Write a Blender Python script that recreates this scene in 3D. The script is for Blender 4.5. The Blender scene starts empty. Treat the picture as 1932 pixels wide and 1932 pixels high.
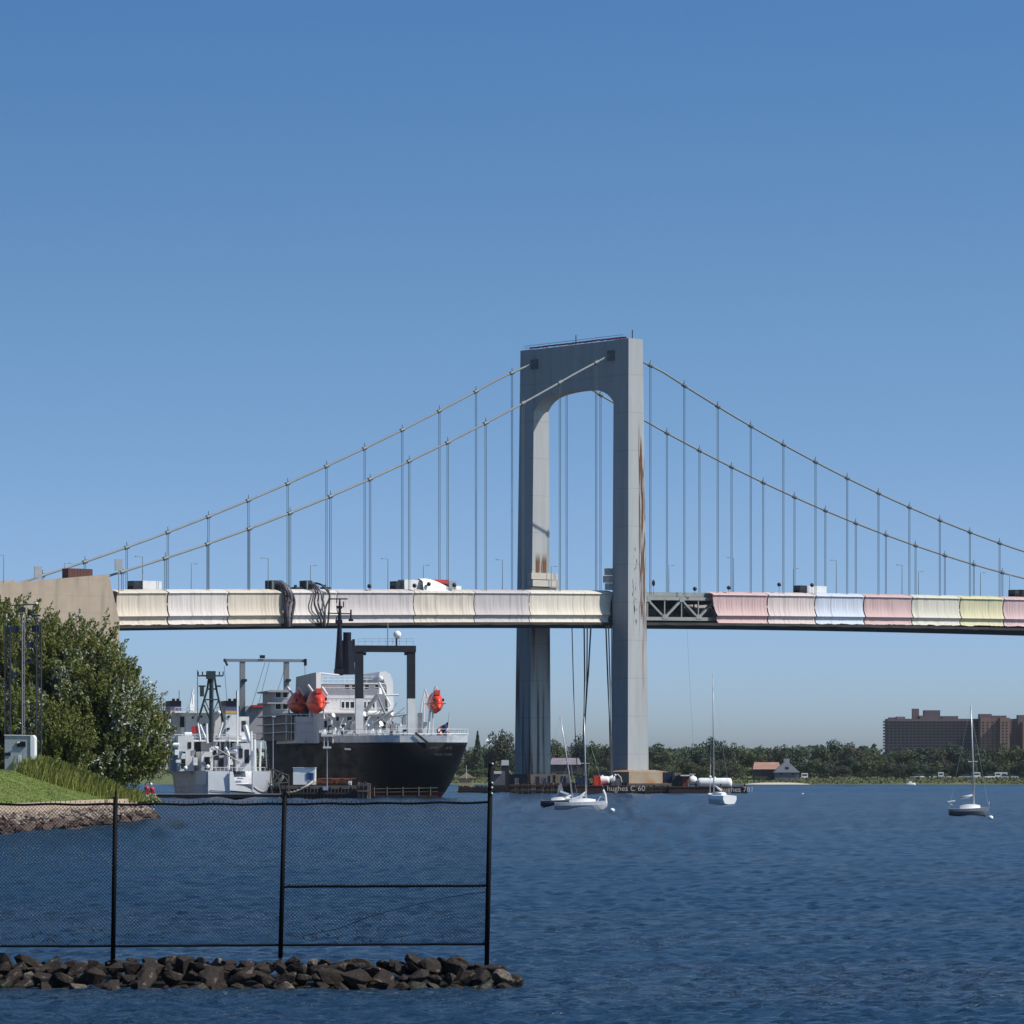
import bpy, bmesh, math, random
import numpy as np
from mathutils import Vector, Matrix, noise as mnoise
random.seed(7); RNG=np.random.default_rng(7)
C=bpy.context.scene.collection
sc=bpy.context.scene
R=math.radians
# ---------------------------------------------------------------- camera, sky, sun, exposure
F=8050.0; CH=4.5; YH=1460.0          # focal length in px of a 1932 px picture, eye height, horizon row
cd=bpy.data.cameras.new("camera"); cam=bpy.data.objects.new("camera",cd); C.objects.link(cam)
cd.sensor_width=36; cd.lens=36*F/1932; cd.shift_y=(YH-966)/1932; cd.clip_start=1; cd.clip_end=60000
cam.location=(0,0,CH); cam.rotation_euler=(R(90),0,0); sc.camera=cam
sc.render.resolution_x=1024; sc.render.resolution_y=1024
SUN_ELEV=46; SUN_ROT=106
w=bpy.data.worlds.new("World"); sc.world=w; w.use_nodes=True
nt=w.node_tree; nt.nodes.clear()
wo=nt.nodes.new('ShaderNodeOutputWorld'); bg=nt.nodes.new('ShaderNodeBackground'); sky=nt.nodes.new('ShaderNodeTexSky')
tc=nt.nodes.new('ShaderNodeTexCoord'); mp=nt.nodes.new('ShaderNodeMapping')
sky.sky_type='NISHITA'; sky.sun_disc=False; sky.sun_elevation=R(SUN_ELEV); sky.sun_rotation=R(SUN_ROT)
sky.air_density=.8; sky.dust_density=1.6; sky.ozone_density=1.5; sky.altitude=0
mp.vector_type='POINT'; mp.inputs['Location'].default_value=(0,0,0.0); mp.inputs['Scale'].default_value=(1,1,3.0)
nrm=nt.nodes.new('ShaderNodeVectorMath'); nrm.operation='NORMALIZE'
nt.links.new(tc.outputs['Generated'],mp.inputs['Vector']); nt.links.new(mp.outputs[0],nrm.inputs[0]); nt.links.new(nrm.outputs[0],sky.inputs[0])
tint=nt.nodes.new('ShaderNodeMix'); tint.data_type='RGBA'; tint.blend_type='MULTIPLY'; tint.inputs[0].default_value=1; 
sz=nt.nodes.new('ShaderNodeSeparateXYZ'); nt.links.new(tc.outputs['Generated'],sz.inputs[0]); cr=nt.nodes.new('ShaderNodeValToRGB'); cr.color_ramp.interpolation='LINEAR'; cr.color_ramp.elements[1].position=.45; cr.color_ramp.elements[1].color=(.34*.8,.60*.8,.86*.8,1)
for p_,c_ in ((0,(.81,.91,1.17)),(.02,(.80,.91,1.10)),(.06,(.83,.98,1.09)),(.11,(.77,1.04,1.12)),(.185,(.56,.97,1.22))):
    e_=cr.color_ramp.elements[0] if p_==0 else cr.color_ramp.elements.new(p_); e_.position=p_; e_.color=tuple(v*.8 for v in c_)+(1,)
nt.links.new(sz.outputs[2],cr.inputs[0]); nt.links.new(cr.outputs[0],tint.inputs[7])
nt.links.new(sky.outputs[0],tint.inputs[6]); nt.links.new(tint.outputs[2],bg.inputs[0]); bg.inputs[1].default_value=0.15*1.18
nt.links.new(bg.outputs[0],wo.inputs[0])
sl=bpy.data.lights.new("sun",'SUN'); so=bpy.data.objects.new("sun",sl); C.objects.link(so)
sl.energy=5.0; sl.angle=R(0.53); sl.color=(1,0.95,0.87)
sd=Vector((math.sin(R(SUN_ROT))*math.cos(R(SUN_ELEV)),math.cos(R(SUN_ROT))*math.cos(R(SUN_ELEV)),math.sin(R(SUN_ELEV))))
so.rotation_euler=sd.to_track_quat('Z','Y').to_euler(); so.location=(200,-100,300)
sc.view_settings.view_transform='Standard'; sc.view_settings.look='None'; sc.view_settings.exposure=0; sc.view_settings.gamma=1
sc.render.engine='CYCLES'
# ---------------------------------------------------------------- materials
MATS={}
def M(name,col,rough=.6,var=.15,scale=1.0,metal=0,bump=0,vscale=None,col2=None,spec=.4,trans=0):
    if name in MATS: return MATS[name]
    m=bpy.data.materials.new(name); m.use_nodes=True; t=m.node_tree; b=t.nodes['Principled BSDF']
    b.inputs['Roughness'].default_value=rough; b.inputs['Metallic'].default_value=metal; b.inputs['Specular IOR Level'].default_value=spec
    co=t.nodes.new('ShaderNodeTexCoord'); mpp=t.nodes.new('ShaderNodeMapping'); mpp.inputs['Scale'].default_value=vscale or (scale,)*3
    n=t.nodes.new('ShaderNodeTexNoise'); n.inputs['Scale'].default_value=1; n.inputs['Detail'].default_value=6; n.inputs['Roughness'].default_value=.65
    r=t.nodes.new('ShaderNodeValToRGB'); r.color_ramp.elements[0].position=.32; r.color_ramp.elements[1].position=.68
    c2=col2 or tuple(c*(1+var) for c in col); c1=tuple(c*(1-var) for c in col) if not col2 else col
    r.color_ramp.elements[0].color=(*c1,1); r.color_ramp.elements[1].color=(*c2,1)
    L=t.links; L.new(co.outputs['Object'],mpp.inputs[0]); L.new(mpp.outputs[0],n.inputs['Vector']); L.new(n.outputs['Fac'],r.inputs[0]); L.new(r.outputs[0],b.inputs['Base Color'])
    if bump:
        bm=t.nodes.new('ShaderNodeBump'); bm.inputs['Strength'].default_value=bump; bm.inputs['Distance'].default_value=.1
        L.new(n.outputs['Fac'],bm.inputs['Height']); L.new(bm.outputs[0],b.inputs['Normal'])
    if trans:
        tr=t.nodes.new('ShaderNodeBsdfTranslucent'); mx=t.nodes.new('ShaderNodeMixShader'); mx.inputs[0].default_value=trans
        L.new(r.outputs[0],tr.inputs[0]); L.new(b.outputs[0],mx.inputs[1]); L.new(tr.outputs[0],mx.inputs[2]); L.new(mx.outputs[0],t.nodes['Material Output'].inputs[0])
    MATS[name]=m; return m
def addmix(m,col,vscale,lo,hi,axis_bands=(),seed=0.0):
    """a second, patchy colour over material m: stretched noise between lo..hi, limited by smooth bands on object coordinates"""
    t=m.node_tree; L=t.links; b=t.nodes['Principled BSDF']; src=b.inputs['Base Color'].links[0].from_socket
    co=t.nodes.new('ShaderNodeTexCoord'); mpp=t.nodes.new('ShaderNodeMapping'); mpp.inputs['Scale'].default_value=vscale; mpp.inputs['Location'].default_value=(seed,seed*.7,seed*.3)
    n=t.nodes.new('ShaderNodeTexNoise'); n.inputs['Scale'].default_value=1; n.inputs['Detail'].default_value=5
    mr=t.nodes.new('ShaderNodeMapRange'); mr.interpolation_type='SMOOTHSTEP'; mr.inputs[1].default_value=lo; mr.inputs[2].default_value=hi
    L.new(co.outputs['Object'],mpp.inputs[0]); L.new(mpp.outputs[0],n.inputs['Vector']); L.new(n.outputs['Fac'],mr.inputs[0])
    fac=mr.outputs[0]; sep=t.nodes.new('ShaderNodeSeparateXYZ'); L.new(co.outputs['Object'],sep.inputs[0])
    for ax,a,bb,soft in axis_bands:
        for (p,q) in ((a-soft,a),(bb+soft,bb)):
            k=t.nodes.new('ShaderNodeMapRange'); k.interpolation_type='SMOOTHSTEP'
            if p<q: k.inputs[1].default_value=p; k.inputs[2].default_value=q
            else: k.inputs[1].default_value=q; k.inputs[2].default_value=p; k.inputs[3].default_value=1; k.inputs[4].default_value=0
            L.new(sep.outputs[ax],k.inputs[0]); mu=t.nodes.new('ShaderNodeMath'); mu.operation='MULTIPLY'; L.new(fac,mu.inputs[0]); L.new(k.outputs[0],mu.inputs[1]); fac=mu.outputs[0]
    mx=t.nodes.new('ShaderNodeMix'); mx.data_type='RGBA'; L.new(fac,mx.inputs[0]); L.new(src,mx.inputs[6]); mx.inputs[7].default_value=(*col,1); L.new(mx.outputs[2],b.inputs['Base Color'])
    return m
def joints(m,axis,period,width,k=.7):
    t=m.node_tree; L=t.links; b=t.nodes['Principled BSDF']; src=b.inputs['Base Color'].links[0].from_socket
    co=t.nodes.new('ShaderNodeTexCoord'); sep=t.nodes.new('ShaderNodeSeparateXYZ'); L.new(co.outputs['Object'],sep.inputs[0])
    d=t.nodes.new('ShaderNodeMath'); d.operation='DIVIDE'; d.inputs[1].default_value=period; L.new(sep.outputs[axis],d.inputs[0])
    f=t.nodes.new('ShaderNodeMath'); f.operation='FRACT'; L.new(d.outputs[0],f.inputs[0])
    c=t.nodes.new('ShaderNodeMath'); c.operation='LESS_THAN'; c.inputs[1].default_value=width/period; L.new(f.outputs[0],c.inputs[0])
    mx=t.nodes.new('ShaderNodeMix'); mx.data_type='RGBA'; mx.blend_type='MULTIPLY'; L.new(c.outputs[0],mx.inputs[0]); L.new(src,mx.inputs[6]); mx.inputs[7].default_value=(k,k,k,1); L.new(mx.outputs[2],b.inputs['Base Color'])
    return m
# ---------------------------------------------------------------- building helpers
FR={}
def thing(name,label,cat,loc=(0,0,0),rotz=0,group=None):
    o=bpy.data.objects.new(name,None); C.objects.link(o); o.location=loc; o.rotation_euler=(0,0,rotz); o.empty_display_size=.5
    FR[o.name]=Matrix.Translation(Vector(loc))@Matrix.Rotation(rotz,4,'Z'); tag(o,label,cat,group); return o
def tag(o,label=None,cat=None,group=None,kind=None):
    if label: o['label']=label
    if cat: o['category']=cat
    if group: o['group']=group
    if kind: o['kind']=kind
    return o
class MB:
    def __init__(s): s.v=[]; s.f=[]; s.sm=False
    def add(s,vs,fs):
        b=len(s.v); s.v+=[tuple(p) for p in vs]; s.f+=[tuple(b+i for i in q) for q in fs]; return s
    def box(s,x0,x1,y0,y1,z0,z1):
        return s.hexa([(x0,y0,z0),(x1,y0,z0),(x1,y1,z0),(x0,y1,z0),(x0,y0,z1),(x1,y0,z1),(x1,y1,z1),(x0,y1,z1)])
    def cbox(s,c,sz,rz=0):
        hx,hy,hz=[k/2 for k in sz]; m=Matrix.Rotation(rz,3,'Z'); c=Vector(c)
        return s.hexa([c+m@Vector(p) for p in [(-hx,-hy,-hz),(hx,-hy,-hz),(hx,hy,-hz),(-hx,hy,-hz),(-hx,-hy,hz),(hx,-hy,hz),(hx,hy,hz),(-hx,hy,hz)]])
    def hexa(s,p): return s.add(p,[(0,3,2,1),(4,5,6,7),(0,1,5,4),(1,2,6,5),(2,3,7,6),(3,0,4,7)])
    def tube(s,pts,r,n=8,cap=True):
        pts=[Vector(p) for p in pts]; rr=r if isinstance(r,(list,tuple)) else [r]*len(pts); vs=[]; fs=[]; N=len(pts)
        for i,p in enumerate(pts):
            d=(pts[min(i+1,N-1)]-pts[max(i-1,0)]).normalized(); u=d.cross(Vector((0,0,1)))
            if u.length<.05: u=d.cross(Vector((0,1,0)))
            u.normalize(); v=d.cross(u)
            for k in range(n):
                a=2*math.pi*k/n; vs.append(p+u*math.cos(a)*rr[i]+v*math.sin(a)*rr[i])
        for i in range(N-1):
            for k in range(n): a=i*n+k; b=i*n+(k+1)%n; fs.append((a,b,b+n,a+n))
        if cap: fs.append(tuple(range(n))[::-1]); fs.append(tuple((N-1)*n+k for k in range(n)))
        return s.add(vs,fs)
    def bar(s,a,b,w,h=None):
        a=Vector(a); b=Vector(b); d=(b-a).normalized(); u=d.cross(Vector((0,0,1)))
        if u.length<.05: u=Vector((1,0,0))
        u.normalize(); v=d.cross(u); h=h or w; u=u*w/2; v=v*h/2
        return s.hexa([a-u-v,a+u-v,a+u+v,a-u+v,b-u-v,b+u-v,b+u+v,b-u+v])
    def sphere(s,c,r,n=12,m=8,sz=(1,1,1)):
        vs=[(c[0],c[1],c[2]-r*sz[2])]; fs=[]
        for i in range(1,m):
            t=math.pi*i/m-math.pi/2
            for k in range(n): a=2*math.pi*k/n; vs.append((c[0]+r*sz[0]*math.cos(t)*math.cos(a),c[1]+r*sz[1]*math.cos(t)*math.sin(a),c[2]+r*sz[2]*math.sin(t)))
        vs.append((c[0],c[1],c[2]+r*sz[2])); T=len(vs)-1
        for k in range(n): fs.append((0,1+(k+1)%n,1+k)); fs.append((T,T-n+k,T-n+(k+1)%n))
        for i in range(m-2):
            for k in range(n): a=1+i*n+k; b=1+i*n+(k+1)%n; fs.append((a,b,b+n,a+n))
        return s.add(vs,fs)
    def cyl(s,c,r,h,n=16,r2=None): return s.tube([c,(c[0],c[1],c[2]+h)],[r,r if r2 is None else r2],n)
    def prism(s,poly,y0,y1):      # polygon in x,z extruded along y
        n=len(poly); vs=[(x,y0,z) for x,z in poly]+[(x,y1,z) for x,z in poly]
        return s.add(vs,[tuple(range(n)),tuple(range(2*n-1,n-1,-1))]+[(i,n+i,n+(i+1)%n,(i+1)%n) for i in range(n)])
    def loft(s,secs,cap=True,closed=True):
        n=len(secs[0]); vs=[p for q in secs for p in q]; fs=[]
        for i in range(len(secs)-1):
            for k in range(n if closed else n-1): a=i*n+k; b=i*n+(k+1)%n; fs.append((a,b,b+n,a+n))
        if cap: fs.append(tuple(range(n))[::-1]); fs.append(tuple((len(secs)-1)*n+k for k in range(n)))
        return s.add(vs,fs)
    def grid(s,P):
        n,m=len(P),len(P[0]); return s.add([p for r in P for p in r],[(i*m+j,i*m+j+1,(i+1)*m+j+1,(i+1)*m+j) for i in range(n-1) for j in range(m-1)])
    def build(s,name,mat,parent=None,world=False,smooth=False,label=None,mats2=None,fm=None):
        me=bpy.data.meshes.new(name); vs=s.v
        if world and parent is not None:
            inv=frame(parent).inverted(); vs=[tuple(inv@Vector(p)) for p in vs]
        me.from_pydata(vs,[],s.f); me.materials.append(mat)
        if mats2:
            for q in mats2: me.materials.append(q)
            me.polygons.foreach_set('material_index',fm)
        if smooth is True: me.polygons.foreach_set('use_smooth',[True]*len(me.polygons))
        bm=bmesh.new(); bm.from_mesh(me); bmesh.ops.recalc_face_normals(bm,faces=bm.faces); bm.to_mesh(me); bm.free()
        me.update(); o=bpy.data.objects.new(name,me); C.objects.link(o)
        if parent is not None: o.parent=parent
        if label: o['label']=label
        return o
def frame(o):
    while o.parent is not None: o=o.parent
    return FR.get(o.name,Matrix())
def root_from(o,label,cat,group=None): return tag(o,label,cat,group)
def npmesh(name,V,Fq,mats,parent=None,fm=None,smooth=False):
    """V (n,3) and quads Fq (m,4) as numpy arrays"""
    me=bpy.data.meshes.new(name); me.vertices.add(len(V)); me.vertices.foreach_set('co',np.asarray(V,dtype=np.float32).ravel())
    k=Fq.shape[1]; me.loops.add(len(Fq)*k); me.loops.foreach_set('vertex_index',Fq.astype(np.int32).ravel()); me.polygons.add(len(Fq))
    me.polygons.foreach_set('loop_start',np.arange(0,len(Fq)*k,k,dtype=np.int32)); me.polygons.foreach_set('loop_total',np.full(len(Fq),k,dtype=np.int32))
    for m in mats: me.materials.append(m)
    if fm is not None: me.polygons.foreach_set('material_index',fm.astype(np.int32))
    if smooth: me.polygons.foreach_set('use_smooth',np.ones(len(Fq),dtype=bool))
    me.update(calc_edges=True); me.validate(); o=bpy.data.objects.new(name,me); C.objects.link(o)
    if parent is not None: o.parent=parent
    return o
def dup(root,loc,rotz,label,scale=None,group=None,mat=None):
    r=root.copy(); C.objects.link(r); r.location=loc; r.rotation_euler=(0,0,rotz); r['label']=label
    if group: r['group']=group
    if scale: r.scale=scale if isinstance(scale,tuple) else (scale,)*3
    for ch in root.children:
        c=ch.copy(); C.objects.link(c); c.parent=r
        for g in ch.children:
            d=g.copy(); C.objects.link(d); d.parent=c
    return r
def at(px,py,D): return Vector(((px-966)/F*D,D,CH+(YH-py)/F*D))
def words(name,txt,size,mat,parent,loc,rot,depth=.03,ax='LEFT'):
    cu=bpy.data.curves.new(name,'FONT'); cu.body=txt; cu.size=size; cu.extrude=depth; cu.align_x=ax; cu.materials.append(mat)
    q=bpy.data.objects.new(name,cu); C.objects.link(q); bpy.context.view_layer.update(); me=bpy.data.meshes.new_from_object(q); bpy.data.objects.remove(q)
    if not me.materials: me.materials.append(mat)
    o=bpy.data.objects.new(name,me); C.objects.link(o); o.parent=parent; o.location=loc; o.rotation_euler=rot; return o
WHITE=M('white_paint',(.80,.80,.78),.45,.06,.4); OFFW=M('weathered_white_paint',(.63,.63,.62),.55,.12,.35); BLACK=M('black_paint',(.010,.010,.012),.6,.3,2,spec=.15)
DARK=M('dark_grey_steel',(.022,.024,.030),.6,.2,.6,spec=.15); GREY=M('grey_steel',(.25,.26,.27),.5,.12,.5); GLASS=M('dark_glass',(.015,.02,.022),.12,.1,1)
ORANGE=M('orange_gelcoat',(.66,.06,.028),.4,.08,.8); ROPE=M('pale_hose',(.5,.46,.38),.7,.1,2); RUST=M('rust_brown',(.10,.042,.022),.8,.45,.5)
WOOD=M('weathered_timber',(.10,.085,.072),.85,.35,.7); DKWOOD=M('tarred_timber',(.022,.018,.017),.85,.4,.6); RED=M('red_paint',(.45,.03,.03),.5,.1,1)
# ---------------------------------------------------------------- water and land
def water():
    m=bpy.data.materials.new('sea_water'); m.use_nodes=True; t=m.node_tree; b=t.nodes['Principled BSDF']; L=t.links
    b.inputs['Roughness'].default_value=.22; b.inputs['IOR'].default_value=1.33
    tc=t.nodes.new('ShaderNodeTexCoord')
    def nz(sc,detail,rot=0,rough=.6):
        mp=t.nodes.new('ShaderNodeMapping'); mp.inputs['Scale'].default_value=sc; mp.inputs['Rotation'].default_value=(0,0,rot); n=t.nodes.new('ShaderNodeTexNoise')
        n.inputs['Scale'].default_value=1; n.inputs['Detail'].default_value=detail; n.inputs['Roughness'].default_value=rough
        L.new(tc.outputs['Object'],mp.inputs[0]); L.new(mp.outputs[0],n.inputs['Vector']); return n
    a=nz((2.6,5.2,1),5,.15,.65); c=nz((.6,1.3,1),4,-.2); wl_=nz((.018,.03,1),3,.3) 
    ad=t.nodes.new('ShaderNodeMath'); ad.operation='MULTIPLY_ADD'; ad.inputs[1].default_value=1.5; L.new(c.outputs['Fac'],ad.inputs[0]); L.new(a.outputs['Fac'],ad.inputs[2])
    bu=t.nodes.new('ShaderNodeBump'); bu.inputs['Strength'].default_value=1; bu.inputs['Distance'].default_value=.36; L.new(ad.outputs[0],bu.inputs['Height']); L.new(bu.outputs[0],b.inputs['Normal'])
    mrw=t.nodes.new('ShaderNodeMapRange'); mrw.inputs[1].default_value=.35; mrw.inputs[2].default_value=.65; mrw.inputs[3].default_value=.55; mrw.inputs[4].default_value=1.0; L.new(wl_.outputs['Fac'],mrw.inputs[0]); L.new(mrw.outputs[0],bu.inputs['Strength'])
    g=nz((.012,.012,1),4,.4); r=t.nodes.new('ShaderNodeValToRGB'); r.color_ramp.elements[0].position=.35; r.color_ramp.elements[1].position=.65
    r.color_ramp.elements[0].color=(.010,.032,.064,1); r.color_ramp.elements[1].color=(.018,.050,.092,1); L.new(g.outputs['Fac'],r.inputs[0]); L.new(r.outputs[0],b.inputs['Base Color'])
    V=[];rows=[]
    # wave-shaped near water, flat towards the horizon
    ys=[-300,-50,20]; y=40.
    while y<1750: ys.append(y); y+=.16+max(0,(y-60))*.0035
    ys+= [1800,2500,5000,12000,30000]
    nx=300
    xs=np.linspace(-1,1,nx)
    P=np.zeros((len(ys),nx,3))
    for i,y in enumerate(ys):
        half=max(30,abs(y)*.2+14)
        P[i,:,0]=xs*half; P[i,:,1]=y
    # outermost columns reach far out sideways
    P[:,0,0]=-20000; P[:,-1,0]=20000; P[:,1,0]-=30; P[:,-2,0]+=30
    for i,y in enumerate(ys):
        if 41<y<1745:
            amp=min(1,(y-41)/12)*min(1,(1745-y)/60); far=min(1,max(0,(y-180)/150)); cell=.16+max(0,(y-60))*.0035
            for j in range(2,nx-2):
                x=P[i,j,0]
                h=.035*mnoise.noise((x*.8,y*1.3,0))+.02*mnoise.noise((x*.3+9,y*.5,3))+.075*mnoise.noise((x*2.0,y*2.6,5))+.075*mnoise.noise((x*3.8,y*4.4,8))
                if far>0: h+=far*min(.5,cell*.30)*mnoise.noise((x/(cell*1.3),y/(cell*1.9),31))
                P[i,j,2]=h*amp
    n,mm=len(ys),nx; idx=np.arange(n*mm).reshape(n,mm)
    Fq=np.stack([idx[:-1,:-1],idx[:-1,1:],idx[1:,1:],idx[1:,:-1]],-1).reshape(-1,4)
    o=npmesh('water',P.reshape(-1,3),Fq,[m],smooth=True); tag(o,kind='structure',label='choppy dark blue water of the strait')
water()
def wallx(Y): return -41.3+(Y-345)*(3.5/91)
SHORE=[(-49,150),(-45,250),(-41.3,345),(-38.6,436),(-39.6,447),(-44,470),(-65,560),(-92,700),(-100,800),(-110,960)]
def shx(Y):
    for (a,b),(c,d) in zip(SHORE[:-1],SHORE[1:]):
        if b<=Y<=d: return a+(c-a)*(Y-b)/(d-b)
    return SHORE[-1][0]
def landz(X,Y):
    d=shx(Y)-X
    return 1.75+min(3.1,max(0,d-.6)*.36)*(1 if Y<455 else .7)+.08*mnoise.noise((X*.3,Y*.3,0)) if d>.5 else 1.7
def land():
    g=M('lawn_grass',(.09,.13,.022),.95,.3,.8,bump=.3,col2=(.14,.18,.035)); addmix(g,(.16,.17,.06),(.25,.25,.25),.55,.75)
    P=[]
    ys=list(np.arange(150,452,4))+list(np.arange(455,965,15))
    ds=[0,.6,1,2,3,4,5,6,7,8,9,10,12,15,20,30,60,140,400]
    for Y in ys:
        P.append([(shx(Y)-d,Y,landz(shx(Y)-d,Y)) for d in ds])
    b=MB().grid(P); o=b.build('lawn',g,smooth=True); tag(o,'green lawn sloping up from the sea wall',kind='structure')
    # grass blades scattered on the visible slope
land()
# far shore terrain
def farz(X,Y):
    ys=farY(X); d=Y-ys
    if d<=0: return -.5
    return min(2.0,d*.05)+max(0,min(12,(d-150)*.016))+.25*mnoise.noise((X*.02,Y*.02,0))
def farY(X): return 1800+35*mnoise.noise((X*.006,3,0))+ (40 if X<60 else 0)*0
def farland():
    g=M('far_meadow',(.075,.105,.03),.95,.35,.05,col2=(.14,.15,.055)); P=[]
    for i in range(110):
        X=-700+i*13.; y0=farY(X)
        P.append([(X*(1+d/1800),y0+d,farz(X,y0+d)) for d in (-6,1,8,20,40,70,110,160,250,400,700,1200,3000)])
    o=MB().grid(P).build('far_shore',g,smooth=True); tag(o,'low grassy far shore across the water',kind='structure')
    s=M('pale_sand',(.55,.48,.38),.9,.15,.3); 
    b=MB(); P=[]
    for i in range(41):
        px=1408+ i*(1532-1408)/40; X=(px-966)/F*1790; y0=farY(X); w=1-abs(i/20-1)**3
        P.append([(X,y0-7-3*w,.02),(X,y0-3-1.5*w,.45*w+.05),(X,y0+3*w,.75*w+.06),(X,y0+9,.3)])
    o=b.grid(P).build('sand_beach',s,smooth=True); tag(o,'narrow strip of pale sand below the low houses',kind='structure')
farland()
# ---------------------------------------------------------------- suspension bridge, local axes: x along, y across (0 = near face), z up
PHI=R(40.3); A2=Vector((math.cos(PHI),math.sin(PHI),0)); N2=Vector((math.sin(PHI),-math.cos(PHI),0))
B0=Vector((220/F*1033,1033,0))+A2*2.3
def BW(s,u,z): return B0+A2*s-N2*u+Vector((0,0,z))
def s_of(px,u=6.2):
    k=(px-966)/F; B=B0-N2*u; return (k*B.y-B.x)/(A2.x-k*A2.y)
def z_of(px,py,u=6.2): return CH+(YH-py)/F*(B0-N2*u+A2*s_of(px,u)).y
zt=lambda s: 49.2+.0211*s-3.41e-5*s*s      # top edge of the deck
zb=lambda s: 40.78+.0197*s-5.45e-5*s*s     # underside
bridge=thing('suspension_bridge','long grey suspension bridge with one tall arched steel tower over the water','bridge',tuple(B0),PHI)
def tower():
    tm=M('tower_paint',(.35,.36,.36),.75,.09,.15,vscale=(.5,.5,.06),spec=.08); joints(tm,2,9.2,.12,.72)
    addmix(tm,(.30,.33,.33),(.4,.4,.02),.5,.72)
    addmix(tm,(.115,.06,.032),(2.0,2.0,.12),.40,.56,[(0,.9,3.3,.5),(1,-3,1.5,.3),(2,44,82,10)],3)
    addmix(tm,(.14,.07,.035),(1.5,1.5,.08),.36,.52,[(0,-1.6,1.6,.4),(1,33,36.5,.3),(2,46,57,3)],5)
    addmix(tm,(.25,.13,.07),(1.2,1.2,.04),.5,.62,[(0,1.8,4,.5),(1,-3,2,.3),(2,2,44,5)],8)
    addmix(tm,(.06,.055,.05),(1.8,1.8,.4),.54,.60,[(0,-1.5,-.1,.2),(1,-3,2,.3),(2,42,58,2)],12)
    addmix(tm,(.10,.07,.055),(.8,.8,.03),.45,.65,[(1,33,42,.3),(2,2,44,5)],15)
    TH=110.; tw=bpy.data.objects.new('tower',None); C.objects.link(tw); tw.parent=bridge
    hs=lambda z: 2.3+ (TH-z)/TH*1.15      # half thickness along the bridge
    for k in (0,1):
        ou=lambda z: -(TH-z)/TH*1.0; iu=lambda z: 5.4-(TH-z)/TH*.45
        fx=(lambda u:u) if k==0 else (lambda u:40.4-u)
        secs=[]
        for z in (2,20,41,60,80,94.7,110.):
            a,b_,h=fx(ou(z)),fx(iu(z)),hs(z)
            secs.append([(-h,a,z),(h,a,z),(h,b_,z),(-h,b_,z)])
        MB().loft(secs).build('leg',tm,tw)
    # portal with arched soffit
    cx=20.2; half=14.8; pts=[]
    def drop(d): return .014*d*d+ (0.00000235)*d**5.35 if d>0 else 0
    n=26
    top=[];bot=[]
    for i in range(n+1):
        u=cx-half+2*half*i/n; d=abs(u-cx); q=d/half; bot.append((u,98.8-(1.6*q**2+1.5*q**5+1.0*q**10)))
    secs=[]
    for (u,z) in bot: secs.append([(-2.28,u,z),(2.28,u,z),(2.28,u,109.9),(-2.28,u,109.9)])
    MB().loft(secs).build('portal_beam',tm,tw)
    # dark red sheeting and low mast stubs on the roof
    b=MB()
    for i in range(30): 
        u=2+36*i/30; b.bar((-1.2,u,110.35+.25*random.random()),(-1.2,u+1.22,110.35+.25*random.random()),.35,.35)
    b.build('roof_netting',M('faded_red_netting',(.32,.06,.07),.8,.3,1),tw)
    b=MB(); 
    for u,h in ((1.2,2.2),(22,2.6),(6,.8),(33,.9)): b.tube([(0,u,110),(0,u,110+h)],.12,6)
    b.tube([(-2.2,2,111),(-2.2,39,111)],.05,5); b.tube([(-2.2,2,110.5),(-2.2,39,110.5)],.05,5)
    b.build('roof_railing',DARK,tw)
    # cable ports: raised boxes whose dark grey paints in the shadow of the holes
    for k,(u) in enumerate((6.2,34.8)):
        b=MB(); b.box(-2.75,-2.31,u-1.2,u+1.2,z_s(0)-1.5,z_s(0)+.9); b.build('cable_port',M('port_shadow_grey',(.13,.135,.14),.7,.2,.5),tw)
    # bearing brackets at deck level
    cm=M('bracket_concrete',(.42,.39,.34),.8,.25,.5,col2=(.5,.46,.40))
    for fx in (lambda u:u,lambda u:40.4-u):
        b=MB(); 
        for zz,e in ((53.8,1.4),(52.0,1.9),(50.2,1.2)): 
            y0,y1=sorted((fx(5.0),fx(5.2+e))); b.box(-4.3,4.3,y0,y1,zz-1.0,zz+.6)
        b.build('deck_bracket',cm,tw)
    return tw
def z_s(s): return 106.5
tower()
CAB={('n','L'):(8.268e-4,.52359,108.33),('f','L'):(7.096e-4,.50545,108.85),('n','R'):(8.869e-4,-.44767,109.62),('f','R'):(7.983e-4,-.42207,107.73)}
def cabz(side,s):
    k='L' if s<0 else 'R'; a,b,c=CAB[(side,k)]; c0=107.6
    z=a*s*s+b*s+c
    if abs(s)<14: t=abs(s)/14; ze=a*14*14+b*14*(1 if s>0 else -1)+c; z=c0-(c0-ze)*t if True else z
    return z
cm=M('cable_paint',(.21,.225,.225),.6,.1,.3,spec=.2); hm=M('hanger_steel',(.10,.13,.14),.5,.1,.3)
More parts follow.
